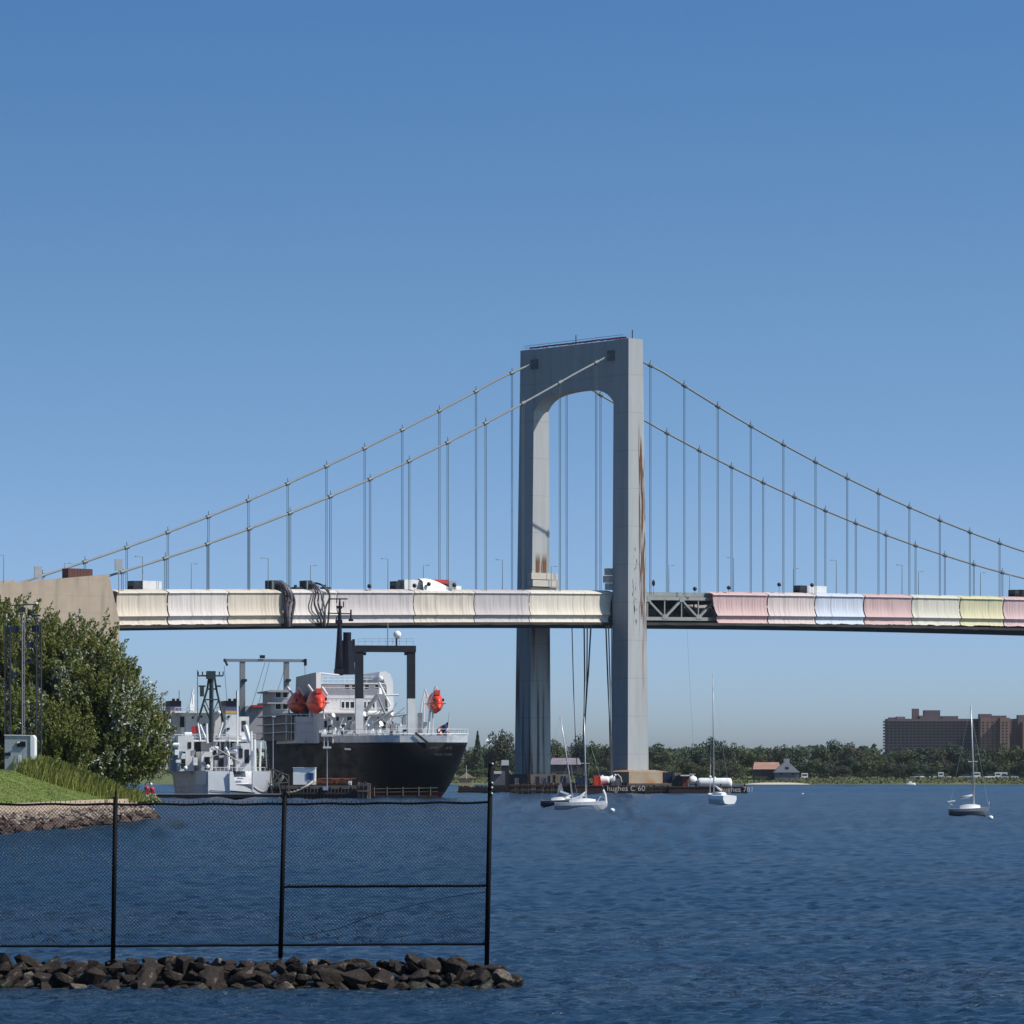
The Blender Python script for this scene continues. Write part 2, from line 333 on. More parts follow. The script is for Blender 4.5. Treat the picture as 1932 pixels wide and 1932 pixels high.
for side,u in (('n',6.2),('f',34.8)):
    ss=[-172 if side=='n' else -176]+list(np.arange(-165,201,3.)); ss=[s for s in ss]
    pts=[(s,u,cabz(side,s)) for s in ss]
    cab=MB().tube(pts,.26,8).build('main_cable',cm,bridge,smooth=True)
    offs=[(-7.3 if side=='n' else -9.8)-(11.65 if side=='n' else 11.6)*k for k in range(0 if side=='f' else 1,14)]+[(10.4 if side=='n' else 8.1)+11.3*k for k in range(0,15)]
    if side=='n': offs.append(-7.3)
    for s in offs:
        z1=cabz(side,s); z0=zt(s)-1.0
        if z1<z0+1.5: continue
        h=MB(); 
        for e in (-.22,.22): h.tube([(s+e,u,z0),(s+e,u,z1)],.075,5)
        ho=h.build('hanger',hm,bridge)
        MB().tube([(s-.55,u,cabz(side,s-.55)),(s+.55,u,cabz(side,s+.55))],.47,8).tube([(s,u,z1),(s,u,z1+1.3)],.09,5).build('cable_band',hm,ho)
# trusses and deck
trm=M('truss_paint',(.22,.24,.23),.55,.15,.5)
S0,S1=-152,205
def strip(u0,u1,fz0,fz1,ds=6):
    secs=[]
    for s in np.arange(S0,S1+.1,ds): secs.append([(s,u0,fz0(s)),(s,u1,fz0(s)),(s,u1,fz1(s)),(s,u0,fz1(s))])
    return MB().loft(secs)
asph=M('bridge_deck_concrete',(.2,.2,.19),.85,.1,.3)
strip(7.7,32.9,lambda s:zt(s)-1.9,lambda s:zt(s)-1.1).build('road_deck',asph,bridge)
strip(7.75,7.95,lambda s:zt(s)-1.1,lambda s:zt(s)-.3).build('parapet',trm,bridge); strip(32.6,32.8,lambda s:zt(s)-1.1,lambda s:zt(s)-.3).build('parapet',trm,bridge)
for u in (7.3,33.3):
    b=MB()
    for s0 in np.arange(S0,S1-5,5.75):
        s1=s0+5.75
        b.bar((s0,u,zt(s0)-1.9),(s1,u,zt(s1)-1.9),.55,.75); b.bar((s0,u,zb(s0)+1.6),(s1,u,zb(s1)+1.6),.6,.85)
    k=0
    for s in np.arange(21.7-11.3*15-5.65,S1,5.65):
        b.bar((s,u,zb(s)+1.9),(s,u,zt(s)-2.2),.3)
        up=(k%2==0); s2=s+5.65
        if up: b.bar((s,u,zb(s)+1.8),(s2,u,zt(s2)-2.2),.5)
        else: b.bar((s,u,zt(s)-2.2),(s2,u,zb(s2)+1.8),.5)
        if up: b.cbox((s,u-.05,zb(s)+2.1),(1.9,.7,1.1))
        else: b.cbox((s,u-.05,zt(s)-2.3),(1.6,.7,.8))
        k+=1
    b.build('truss',trm,bridge)
b=MB()
for s in np.arange(S0,S1,5.65): b.box(s-.2,s+.2,7.6,33.0,zb(s)+1.3,zb(s)+1.9); b.box(s-.2,s+.2,7.6,33.0,zt(s)-2.5,zt(s)-1.95)
b.build('cross_beams',trm,bridge)
# work platform slung under the trusses
pm=M('platform_dark_board',(.03,.026,.022),.8,.4,.3)
secs=[]
for s in np.arange(S0,S1+.1,2.875):
    wv=.12*math.sin(s*.55)+.07*math.sin(s*1.3+1); secs.append([(s,4.9,zb(s)-.05+wv*.5),(s,35.5,zb(s)-.05),(s,35.5,zb(s)+.6),(s,4.9,zb(s)+.6)])
o=MB().loft(secs).build('work_platform',pm); o.location=B0; o.rotation_euler=(0,0,PHI); tag(o,'dark board platform slung along the underside of the bridge deck','platform')
# ---------------------------------------------------------------- tarpaulins along the near truss
def tarp(px0,px1,col,label,seed,dirt=.5,ragged=0,skirt=True,lean0=0,lean1=0,puff=1.0):
    s0,s1=s_of(px0)+.1,s_of(px1)-.1
    mm=M('tarp_%d'%seed,tuple(c*.93 for c in col),.75,.1,.35,vscale=(1.1,1.1,.05),col2=col,trans=.12); addmix(mm,tuple(c*.66 for c in col),(1.6,.2,.03),.52,.74,(),seed)
    sm=(s0+s1)/2; org=B0+A2*sm-N2*5+Vector((0,0,zb(sm)))
    t=thing('containment_tarp',label,'tarpaulin',tuple(org),PHI,'tarpaulins wrapped along the bridge deck')
    rnd=random.Random(seed); n=max(12,int((s1-s0)/.16))
    def surf(prof,name,hem=0,fold=1.0,sub=3):
        P=[]
        for j in range(len(prof)): P.append([])
        for i in range(n+1):
            q=i/n; s=s0+(s1-s0)*q; H=zt(s)-zb(s)
            edge=min(q,1-q)*(s1-s0)
            for j,(u,dz,fa) in enumerate(prof):
                f=(mnoise.noise((s*1.7,seed*7.1,dz*.05))*.13+mnoise.noise((s*.4,seed*3.3,dz*.08))*.2+mnoise.noise((s*3.6,seed,dz*.1))*.07)*fa*fold
                hz=hem*(.24*mnoise.noise((s*.35,seed*1.7,9))+.12*mnoise.noise((s*1.1,seed,4))) if j==len(prof)-1 else 0
                pull=0
                if edge<1.2 and fa>.3: pull=(1.2-edge)*.1*fa
                ls=lean0*(1-q)**6*(-dz/6)+lean1*q**6*(-dz/6) 
                P[j].append((s-sm+ls,u-5+f+pull,zt(s)+dz+hz-zb(sm)))
        return MB().grid(P)
    surf([(7.4,-.02,.0),(6.4,-.25,.1),(5.1,-.75,.15),(5.0,-.95,.15)],'top',0,1).build('top_shelf',mm,t,smooth=True)
    K=12; prof=[]
    for j in range(K+1):
        v=j/K; u=5.35+.16*math.sin(math.pi*v)*puff-.45*v**6; prof.append((u,-1.0-5.0*v,.18+.8*math.sin(math.pi*min(1,v*1.05))*.9))
    prof[-1]=(4.86,-6.05,.12)
    surf(prof,'main').build('main_sheet',mm,t,smooth=True)
    if skirt: surf([(4.84,-6.08,.05),(5.5,-6.35,.2),(5.6,-6.9,.5),(5.45,-7.4,.6),(5.05,-7.95,.4)],'skirt',1).build('lower_skirt',mm,t,smooth=True)
    return t
cream=(.66,.575,.465); wht=(.70,.635,.585); mauve=(.58,.52,.50); pink=(.62,.43,.41); lpink=(.66,.55,.52); blue=(.58,.62,.70); yel=(.64,.59,.38); pk2=(.60,.42,.40)
TL=[(216,312,cream,'cream tarpaulin beside the concrete anchorage, ending at a torn seam'),(313,426,wht,'off-white pleated tarpaulin right of the torn seam, second from the anchorage'),
(426,543,cream,'cream pleated tarpaulin just left of the first dust collector hoses'),(543,632,wht,'bright white tarpaulin between the two bundles of dust collector hoses'),
(632,777,mauve,'greyish pink tarpaulin behind the dark ship mast, right of the hoses'),(777,891,(.64,.56,.47),'beige tarpaulin under the white truck with the red load'),
(891,995,(.52,.47,.46),'mauve grey tarpaulin left of the tall cream one by the tower'),(995,1153,(.72,.65,.54),'pale cream tarpaulin ending at the bridge tower')]
for i,(a,b_,c,l) in enumerate(TL): tarp(a,b_,c,l,10+i,lean1=(-1.2 if i==7 else 0))
TR=[(1338,1444,pink,'pink tarpaulin with a slanted open edge beside the bare truss'),(1445,1534,lpink,'pale pink tarpaulin with streaked upper half, left of the bluish one'),
(1535,1626,blue,'bluish white tarpaulin between two pink ones'),(1627,1716,pk2,'plain salmon pink tarpaulin between the bluish and the cream ones'),
(1717,1807,(.65,.61,.51),'cream tarpaulin right of the salmon pink one'),(1808,1889,yel,'yellow tarpaulin, the only one of that colour'),(1890,2020,(.60,.43,.42),'pink tarpaulin at the right edge of the picture below the dark truck')]
for i,(a,b_,c,l) in enumerate(TR): tarp(a,b_,c,l,30+i,lean0=(1.6 if i==0 else 0),puff=1.5)
# sheeting hung on the far truss
def farsheet():
    mm=M('far_sheeting',(.42,.40,.37),.8,.1,.4); P=[]
    for dz in (0,-1.5,-4,-7.9): P.append([(s,35.0+.3*mnoise.noise((s*.6,dz*.1,2)),zt(s)+dz) for s in np.arange(S0,S1,1.5)])
    o=MB().grid(P).build('far_side_sheeting',mm,smooth=True); o.location=B0; o.rotation_euler=(0,0,PHI); tag(o,'continuous sheeting hung on the far truss of the bridge, seen dark behind the bare truss','tarpaulin')
farsheet()
# dark netting behind the bare truss, standing in for the shade inside the deck
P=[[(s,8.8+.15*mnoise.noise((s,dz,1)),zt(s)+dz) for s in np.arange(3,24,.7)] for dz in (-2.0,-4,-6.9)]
o=MB().grid(P).build('shade_backdrop',M('shade_black',(.007,.008,.009),.9,.4,.8,spec=.05),smooth=True); o.location=B0; o.rotation_euler=(0,0,PHI); tag(o,'black shade netting behind the bare truss right of the tower','backdrop')
# ---------------------------------------------------------------- piers of the tower
conc=M('pier_concrete',(.26,.19,.13),.85,.3,.25,col2=(.34,.27,.19)); addmix(conc,(.30,.14,.055),(.25,.25,.2),.45,.65,(),2)
pier=thing('bridge_pier','rust-stained concrete pier block under the bridge tower','pier',tuple(B0),PHI)
b=MB()
b.loft([[(-6.3,-4.6,-1),(6.3,-4.6,-1),(6.3,8.6,-1),(-6.3,8.6,-1)],[(-6.3,-4.6,5.0),(6.3,-4.6,5.0),(6.3,8.6,5.0),(-6.3,8.6,5.0)],[(-4.2,-2.2,5.45),(4.2,-2.2,5.45),(4.2,6.6,5.45),(-4.2,6.6,5.45)]]); b.build('cap_block',conc,pier)
b=MB(); b.loft([[(-6.3,32,-1),(6.3,32,-1),(6.3,45,-1),(-6.3,45,-1)],[(-6.3,32,4.4),(6.3,32,4.4),(6.3,45,4.4),(-6.3,45,4.4)]]); b.build('cap_block',M('dark_concrete',(.07,.06,.05),.85,.35,.3),pier)  # far cap block in darker concrete than the near one
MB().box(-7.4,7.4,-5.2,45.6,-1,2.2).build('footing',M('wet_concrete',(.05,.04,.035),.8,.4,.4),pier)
# anchorage
ac=M('anchorage_concrete',(.34,.27,.20),.85,.1,.25,col2=(.40,.32,.245)); addmix(ac,(.27,.22,.17),(.4,.4,.05),.5,.7); joints(ac,2,3.6,.1,.86)
sA=s_of(205,0); an=thing('bridge_anchorage','tan concrete wedge-shaped bridge anchorage rising behind the big leafy trees','anchorage',tuple(BW(sA,0,0)),PHI)
prof=[(0,48.2),(-28,45.3),(-60,43.4),(-110,41.5),(-110,0),(2.9,0),(2.9,38)]
for (y0,y1,nm) in ((0,4,'side_wall'),(37,41,'side_wall')):
    MB().prism(prof,y0,y1).build(nm,ac,an)
MB().prism([(-1.5,46),(-110,41),(-110,0),(2,0),(2,38)],4.002,36.998).build('core',ac,an)
# ---------------------------------------------------------------- vegetation
def leafquads(cen,nrm,size,asp=.5,up=None):
    n=len(cen); nrm=nrm/np.linalg.norm(nrm,axis=1,keepdims=True); r=up if up is not None else RNG.normal(size=(n,3))
    a=r-nrm*(r*nrm).sum(1,keepdims=True); a/=np.linalg.norm(a,axis=1,keepdims=True)+1e-9; b=np.cross(nrm,a)
    sz=size[:,None]; a=a*sz; b=b*sz*asp
    V=np.stack([cen-a*.9,cen+b,cen+a,cen-b],1).reshape(-1,3); return V,np.arange(4*n).reshape(n,4)
LEAFD=M('leaf_green',(.08,.10,.018),.6,.3,.35,col2=(.20,.215,.045),trans=.35)
LEAFS=M('leaf_silver_underside',(.34,.37,.30),.5,.12,1,col2=(.48,.50,.42),trans=.2)
BARK=M('bark',(.06,.05,.04),.9,.3,1.5)
def near_tree(loc,blobs,label,nspray,seed,silver):
    rng=np.random.default_rng(seed); t=thing('poplar_tree',label,'tree',loc)
    V=[];Q=[];fm=[];off=0
    tot=sum(b[3]*b[4]*b[5] for b in blobs)
    twigs=MB()
    for (cx,cy,cz,rx,ry,rz) in blobs:
        n=int(nspray*rx*ry*rz/tot)
        d=rng.normal(size=(n,3)); d/=np.linalg.norm(d,axis=1,keepdims=True); rad=rng.uniform(.35,1,size=(n,1))**.45
        # ragged outline: radius changes with direction
        lump=np.array([1+.16*mnoise.noise((v[0]*2.3+seed,v[1]*2.3,v[2]*2.3+cx)) +.08*mnoise.noise((v[0]*6,v[1]*6+seed,v[2]*6)) for v in d])[:,None]
        base=np.array([cx,cy,cz])+d*rad*lump*np.array([rx,ry,rz])
        keep=base[:,2]>.3; base=base[keep]; d=d[keep]; n=len(base)
        # gaps
        g=np.array([mnoise.noise((p[0]*.42+seed,p[1]*.42,p[2]*.42)) for p in base]); keep=g>-.27; base=base[keep]; d=d[keep]; n=len(base)
        dr=d*np.array([.75,.75,.35])+np.array([0,0,.85])+rng.normal(size=(n,3))*.18; dr/=np.linalg.norm(dr,axis=1,keepdims=True)
        L=rng.uniform(1.0,2.2,size=n)
        sv=np.array([mnoise.noise((p[0]*.33+5,p[1]*.33,p[2]*.33+seed))+ .25*(p[0]-cx)/rx-.10*(p[2]-cz)/rz for p in base])
        sil=(sv+rng.normal(size=n)*.22)>silver
        K=26
        for k in range(K):
            q=(k+.5)/K; w=.30*(1-q)**.6+.03
            cen=base+dr*(L*q)[:,None]+rng.normal(size=(n,3))*w*.62
            nr=rng.normal(size=(n,3))+np.array([0.3,-.5,.6])
            v,f=leafquads(cen,nr,rng.uniform(.16,.27,size=n),.40,up=dr+rng.normal(size=(n,3))*.4)
            V.append(v);Q.append(f+off);off+=len(v); fm.append(np.where(sil&(rng.random(n)<.5),1,0))
        for i in range(0,n,26): twigs.tube([base[i]-dr[i]*1.5,base[i]+dr[i]*L[i]*.8],[.05,.015],4,False)
    cr=npmesh('crown',np.concatenate(V),np.concatenate(Q),[LEAFD,LEAFS],t,np.concatenate(fm))
    b=MB(); zc=max(bb[2] for bb in blobs); b.tube([(0,0,-.5),(.1,0,1.5),(.3,.1,zc*.6),(.2,.2,zc)],[.55,.42,.3,.1],8)
    for i,(cx,cy,cz,rx,ry,rz) in enumerate(blobs):
        for q in range(5):
            a=q*1.3+i; b.tube([(.15,0,1.2+q*.5),(cx*.5+math.cos(a)*1.2,cy*.5+math.sin(a),cz*.55),(cx+math.cos(a)*rx*.6,cy+math.sin(a)*ry*.6,cz+rz*.3)],[.22,.13,.04],6,False)
    b.v+=[]; o=b.build('trunk',BARK,t); twigs.build('branches',BARK,t); return t
near_tree((-52.0,446,3.2),[(-4.5,.5,10.8,5,4.5,8.2),(-.5,0,8.6,8.8,6,10.0),(6.5,1,7.9,6.3,5.5,8.9),(-7,0,9,6,5,9.3)],'largest leafy tree behind the steel frame, its top crossing the concrete anchorage',7200,3,.55)
near_tree((-44.8,444,1.9),[(1.0,0,7.6,6.4,4.6,7.0),(4.5,.5,5.2,4.4,4,5.2),(-3,0,5,4.5,4,5.5),(-2.5,.5,10.2,4.8,4,5.2)],'rounded leafy tree with silvery leaf tips, rightmost of the clump, by the white ship',4900,5,.17)
near_tree((-51,438,3.4),[(0,0,4.2,4.5,3.2,4.6),(4,0,3.4,3.6,3,3.6)],'lower dark leafy tree in front of the clump, behind the tall yellow-green grass',2000,9,.42)
# tall grass band
def tallgrass():
    rng=np.random.default_rng(4); n=15000; q=rng.random(n)
    # from the crest at left down to the sea wall at the right
    path=np.array([(-46.6,417,0),(-44.3,421,0),(-41.5,428,0),(-39.2,434,0)]); t=q*(len(path)-1); i=np.minimum(t.astype(int),len(path)-2); fr=(t-i)[:,None]
    P=path[i]*(1-fr)+path[i+1]*fr+rng.normal(size=(n,3))*np.array([.9,1.9,0]); P[:,2]=[landz(a,b) if a<shx(b)-.3 else 1.7 for a,b,_ in P]
    h=rng.uniform(1.0,2.3,size=n)*np.interp(q,[0,.1,.6,1],[.7,.95,.8,.5]); lean=rng.normal(size=(n,3))*.22; lean[:,2]=1; lean[:,0]+=.15
    wv=np.zeros((n,3)); a=rng.random(n)*6.28; wv[:,0]=np.cos(a)*.05; wv[:,1]=np.sin(a)*.05
    V=np.stack([P-wv,P+wv,P+lean*h[:,None]+wv*.3+np.array([0,0,-.1])*h[:,None],P+lean*h[:,None]-wv*.3],1).reshape(-1,3)
    o=npmesh('tall_grass',V,np.arange(4*n).reshape(n,4),[M('tall_grass_blade',(.15,.175,.03),.8,.2,.6,col2=(.27,.28,.07),trans=.3)])
    tag(o,'band of tall yellow-green grass along the crest of the lawn','grass',kind='stuff')
    n=26000; Y=rng.uniform(335,440,n); d=rng.uniform(.7,13,n); X=np.array([shx(y) for y in Y])-d; Z=np.array([landz(a,b) for a,b in zip(X,Y)])
    P=np.stack([X,Y,Z],1); h=rng.uniform(.03,.08,n); lean=rng.normal(size=(n,3))*.4; lean[:,2]=1; a=rng.random(n)*6.28; wv=np.stack([np.cos(a)*.05,np.sin(a)*.05,np.zeros(n)],1)
    V=np.stack([P-wv,P+wv,P+lean*h[:,None]+wv*.2,P+lean*h[:,None]-wv*.2],1).reshape(-1,3)
    o=npmesh('short_grass',V,np.arange(4*n).reshape(n,4),[M('short_grass_blade',(.11,.145,.025),.8,.3,.5,col2=(.17,.20,.04),trans=.25)]); tag(o,'short mown grass covering the bank above the sea wall','grass',kind='stuff')
tallgrass()
# bushes with pale flowers at the shore tip
def bush(loc,r,label,seed,pale):
    rng=np.random.default_rng(seed); n=1500; d=rng.normal(size=(n,3)); d/=np.linalg.norm(d,axis=1,keepdims=True); d[:,2]=abs(d[:,2]); c=d*rng.uniform(.5,1,(n,1))*np.array([r,r*.8,r*.9])
    V,Fq=leafquads(c,rng.normal(size=(n,3))+d,rng.uniform(.09,.2,n),.6); t=thing('bush',label,'bush',loc)
    npmesh('foliage',V,Fq,[LEAFD,LEAFS],t,(rng.random(n)<pale)); MB().tube([(0,0,-.3),(0,0,r*.5)],[.08,.04],5).build('stem',BARK,t)
bush((-39.2,441,1.7),1.5,'small bush with pale seed heads at the end of the sea wall',1,.25)
bush((-37.9,446,1.3),1.3,'pale leafed bush lowest on the shore tip, near the water',2,.4)
bush((-43,437,2.3),1.6,'green bush between the tall grass and the silvery tree',3,.12)
# far trees
FM=[M('far_leaf_dark',(.022,.040,.016),.7,.3,.12,col2=(.05,.075,.025)),M('far_leaf_olive',(.05,.07,.02),.7,.3,.12,col2=(.095,.11,.03)),M('far_leaf_brown',(.04,.042,.022),.7,.3,.12,col2=(.062,.06,.026))]
def far_crown(seed,n=3000,tall=1.0):
    rng=np.random.default_rng(seed); lobes=[]
    for i in range(26):
        d=rng.normal(size=3); d/=np.linalg.norm(d); r=rng.uniform(.45,1)
        p=np.array([d[0]*.36*r,d[1]*.36*r,.58+d[2]*.33*r]); lobes.append((p,rng.uniform(.10,.19)))
    for i in range(7): a=rng.random()*6.28; lobes.append((np.array([math.cos(a)*.33,math.sin(a)*.33,rng.uniform(.14,.3)]),rng.uniform(.1,.15)))
    V=[];N=[]
    for p,r in lobes:
        k=int(n*r*r/sum(q[1]**2 for q in lobes)); d=rng.normal(size=(k,3)); d/=np.linalg.norm(d,axis=1,keepdims=True)
        V.append(p+d*r*rng.uniform(.7,1.08,(k,1))*np.array([1,1,.85])); N.append(d+rng.normal(size=(k,3))*.45)
    V=np.concatenate(V); N=np.concatenate(N); return leafquads(V,N,rng.uniform(.016,.034,len(V)),.75)
def trunk_mb(seed):
    r=random.Random(seed); b=MB(); b.tube([(0,0,-.04),(.01,0,.15),(.0,.01,.35),(.02,0,.6)],[.03,.022,.016,.006],7)
    for i in range(6): a=i*1.05+r.random(); h=.15+.06*i; b.tube([(0,0,h),(math.cos(a)*.14,math.sin(a)*.14,h+.12),(math.cos(a)*.27,math.sin(a)*.27,h+.2)],[.013,.008,.003],5,False)
    return b
PRO=[]
for i in range(7):
    V,Q=far_crown(100+i); me=None
    o=npmesh('crown',V,Q,[FM[0]]); me=o.data; bpy.data.objects.remove(o); b=trunk_mb(i).build('trunk',BARK); tm=b.data; bpy.data.objects.remove(b); PRO.append((me,tm))
me3={}
def far_tree(px,topy,wpx,D,tint,pi,seed):
    X=(px-966)/F*D; z0=max(.8,farz(X,D)) if D>1760 else 1.5; top=CH+(YH-topy)/F*D; h=max(5,top-z0)*1.06; w=wpx/F*D
    t=bpy.data.objects.new('shore_tree',None); C.objects.link(t); t.location=(X,D,z0-.2); r=random.Random(seed); t.rotation_euler=(0,0,r.random()*6.28); t.scale=(w/.86,w/.86,h); t['category']='tree'; t['group']='trees on the far shore'
    key=(pi,tint)
    if key not in me3: m=PRO[pi][0].copy(); m.materials[0]=FM[tint]; me3[key]=m
    for nm,m in (('crown',me3[key]),('trunk',PRO[pi][1])): c=bpy.data.objects.new(nm,m); C.objects.link(c); c.parent=t
    return t,px,topy,wpx,tint,D
FT=[]
spec=[(875,1430,52,1),(890,1412,40,1),(908,1420,46,1),(943,1376,58,2),(922,1405,34,0),(968,1410,40,0),(1050,1397,44,1),(1068,1408,50,1),(1100,1391,56,0),(1128,1397,52,1),(1148,1404,40,2),(1098,1422,46,1),(1138,1425,44,1),
(1235,1404,56,0),(1262,1412,50,1),(1285,1420,48,0),(1318,1402,50,0),(1346,1390,62,0),(1372,1398,50,0),(1300,1428,44,1),(1333,1432,40,2),(1398,1408,50,1),(1428,1410,46,1),(1455,1407,50,2),(1484,1404,52,0),(1512,1406,44,0),
(1545,1402,54,0),(1578,1398,58,0),(1606,1402,50,2),(1632,1410,46,0),(1656,1414,44,1),(1682,1416,50,1),(1706,1410,50,1),(1734,1406,54,0),(1762,1411,48,2),(1790,1404,54,0),(1818,1408,50,0),(1846,1405,52,0),(1874,1408,52,2),(1902,1403,54,1),(1930,1410,52,0),(1958,1400,56,1)]
k=0
for (px,ty,w,ti) in spec:
    FT.append(far_tree(px,ty,w,1905+random.uniform(-15,40),ti,k%7,k)); k+=1
for i in range(15): FT.append(far_tree(330+i*37,random.uniform(1414,1430),54,1890+random.uniform(-15,25),i%3,k%7,k)); k+=1
for i in range(46):      # a lower, nearer row at the water side
    px=1225+i*16.4+random.uniform(-6,6)
    if 1395<px<1530 and i%2: continue
    ty=random.uniform(1424,1446) if px<1540 else random.uniform(1424,1442)
    if 1412<px<1515: ty=1446+random.random()*5
    FT.append(far_tree(px,ty,random.uniform(28,44),1862+random.uniform(-8,12) if not 1412<px<1515 else 1900,random.choice([0,0,1,1,2]),k%7,k)); k+=1
for px,ty,w in ((880,1452,40),(905,1450,44),(935,1445,40),(1058,1440,40),(1122,1444,44),(1090,1452,38)): FT.append(far_tree(px,ty,w,1862,random.choice([0,1]),k%7,k)); k+=1
TN=['dark green','olive green','brownish green']
def section(px):
    for a,b,n in ((0,860,'hidden low behind the two ships'),(860,918,'beside the dark ship'),(918,975,'between dark ship and tower'),(975,1165,'seen between the two tower legs'),(1165,1290,'just right of the bridge tower'),(1290,1395,'behind the white stern-on sailboat'),(1395,1530,'by the low houses'),(1530,1680,'between houses and apartments'),(1680,1790,'under the left half of the apartments'),(1790,3000,'under the right half of the apartments')):
        if a<=px<b: return n
ORD=['first','second','third','fourth','fifth','sixth','seventh','eighth','ninth','tenth']
FT.sort(key=lambda q:q[1]); cnt={}
keys=[]
for (t,px,ty,w,ti,D) in FT:
    size='tall' if ty<1415 else ('medium' if ty<1432 else 'low'); keys.append((size,TN[ti],section(px)))
for (t,px,ty,w,ti,D),kk in zip(FT,keys):
    cnt[kk]=cnt.get(kk,0)+1; n=keys.count(kk)
    t['label']=f"{kk[0]} {kk[1]} tree {kk[2]}"+(f", {ORD[cnt[kk]-1]} from left of {n}" if n>1 else "")
ct=thing('conifer_tree','small pointed conifer rising behind the stern rail of the dark ship','tree',(at(901,1400,1900).x,1900,4))
rng=np.random.default_rng(2); n=1800; z=rng.random(n)**1.3; a=rng.random(n)*6.28; r=(1-z)*3.6*rng.uniform(.4,1,n); c=np.stack([r*np.cos(a),r*np.sin(a),2+z*17.5],1)
V,Q=leafquads(c,rng.normal(size=(n,3))+np.array([0,-.5,.5]),rng.uniform(.3,.6,n),.5); npmesh('crown',V,Q,[FM[0]],ct); MB().tube([(0,0,-3),(0,0,12)],[.35,.1],6).build('trunk',BARK,ct)
# distant wood on the skyline
rng=np.random.default_rng(8); n=26000; X=rng.uniform(-330,900,n); Y=rng.uniform(2950,3100,n)
prof=np.array([12+ 5*mnoise.noise((x*.012,1,2))+4*mnoise.noise((x*.05,4,2))+2.4*mnoise.noise((x*.16,9,1)) for x in X])+9.5
Z=prof*rng.random(n)**.5; V,Q=leafquads(np.stack([X,Y,Z],1),rng.normal(size=(n,3))+np.array([0,-1,.6]),rng.uniform(1.0,2.0,n),.8)
o=npmesh('far_wood',V,Q,[FM[0]]); tag(o,'distant wooded skyline behind the shore trees','wood',kind='stuff')
MB().box(-360,930,3110,3140,0,14).build('hill_ridge',FM[0])['kind']='structure'
# scrub and reeds along the far bank
rng=np.random.default_rng(9); n=22000; X=rng.uniform(-60,330,n)
Y=np.array([farY(x) for x in X])+rng.uniform(4,60,n); Z=np.array([farz(x,y) for x,y in zip(X,Y)])+rng.random(n)*1.2*np.array([.4+abs(mnoise.noise((x*.03,2,1)))*1.6 for x in X])
V,Q=leafquads(np.stack([X,Y,Z],1),rng.normal(size=(n,3))+np.array([0,-.6,.8]),rng.uniform(.25,.6,n),.8); o=npmesh('shore_scrub',V,Q,[M('scrub',(.055,.07,.02),.8,.35,.08,col2=(.12,.12,.045))]); tag(o,'rough grass and scrub along the far bank','scrub',kind='stuff')
# ---------------------------------------------------------------- rocks
RK=[]
rockm=M('rock_brown',(.008,.006,.005),.85,.35,1.3,col2=(.034,.022,.016),bump=.6,vscale=(3,3,3)); addmix(rockm,(.12,.09,.07),(2.2,2.2,2.2),.62,.70)
wetm=M('rock_wet_green',(.014,.016,.008),.45,.3,3,col2=(.035,.032,.018),bump=.5)
palem=M('rock_pale_streaked',(.035,.026,.02),.75,.3,3,col2=(.17,.135,.105),bump=.5)
shm=M('shore_rock',(.15,.11,.085),.85,.3,1.5,col2=(.36,.29,.24),bump=.4); shd=M('shore_rock_wet',(.05,.03,.022),.7,.3,1.5,col2=(.12,.075,.055),bump=.4)
def rockmesh(seed,mat,el=(1,.8,.7)):
    r=random.Random(seed); bm=bmesh.new()
    for i in range(r.randint(12,19)):
        v=Vector((r.gauss(0,1),r.gauss(0,1),r.gauss(0,1))).normalized(); bm.verts.new((v.x*el[0]*r.uniform(.8,1.1),v.y*el[1]*r.uniform(.8,1.1),v.z*el[2]*r.uniform(.8,1.1)))
    g=bmesh.ops.convex_hull(bm,input=bm.verts); bmesh.ops.delete(bm,geom=[x for x in g['geom_interior'] if isinstance(x,bmesh.types.BMVert)],context='VERTS')
    bmesh.ops.bevel(bm,geom=bm.edges[:],offset=.03,segments=1,affect='EDGES',profile=.5)
    for v in bm.verts: v.co+=Vector([mnoise.noise(v.co*2.5+Vector((seed,k*7,0))) for k in range(3)])*.035
    me=bpy.data.meshes.new('boulder'); bm.to_mesh(me); bm.free(); me.materials.append(mat); return me
def put(me,name,loc,sc,rot,label,group,cat='rock'):
    o=bpy.data.objects.new(name,me); C.objects.link(o); o.location=loc; o.scale=sc; o.rotation_euler=rot; tag(o,label,cat,group); return o
RB=[rockmesh(i,rockm,random.choice([(1,.8,.7),(1.2,.7,.55),(.9,.8,.85)])) for i in range(12)]; RW=[rockmesh(40+i,wetm) for i in range(3)]; RP=[rockmesh(60+i,palem) for i in range(4)]
r=random.Random(21); FXL=(-40-966)/F*90; FXR=(930-966)/F*90
def rz(x): return .0
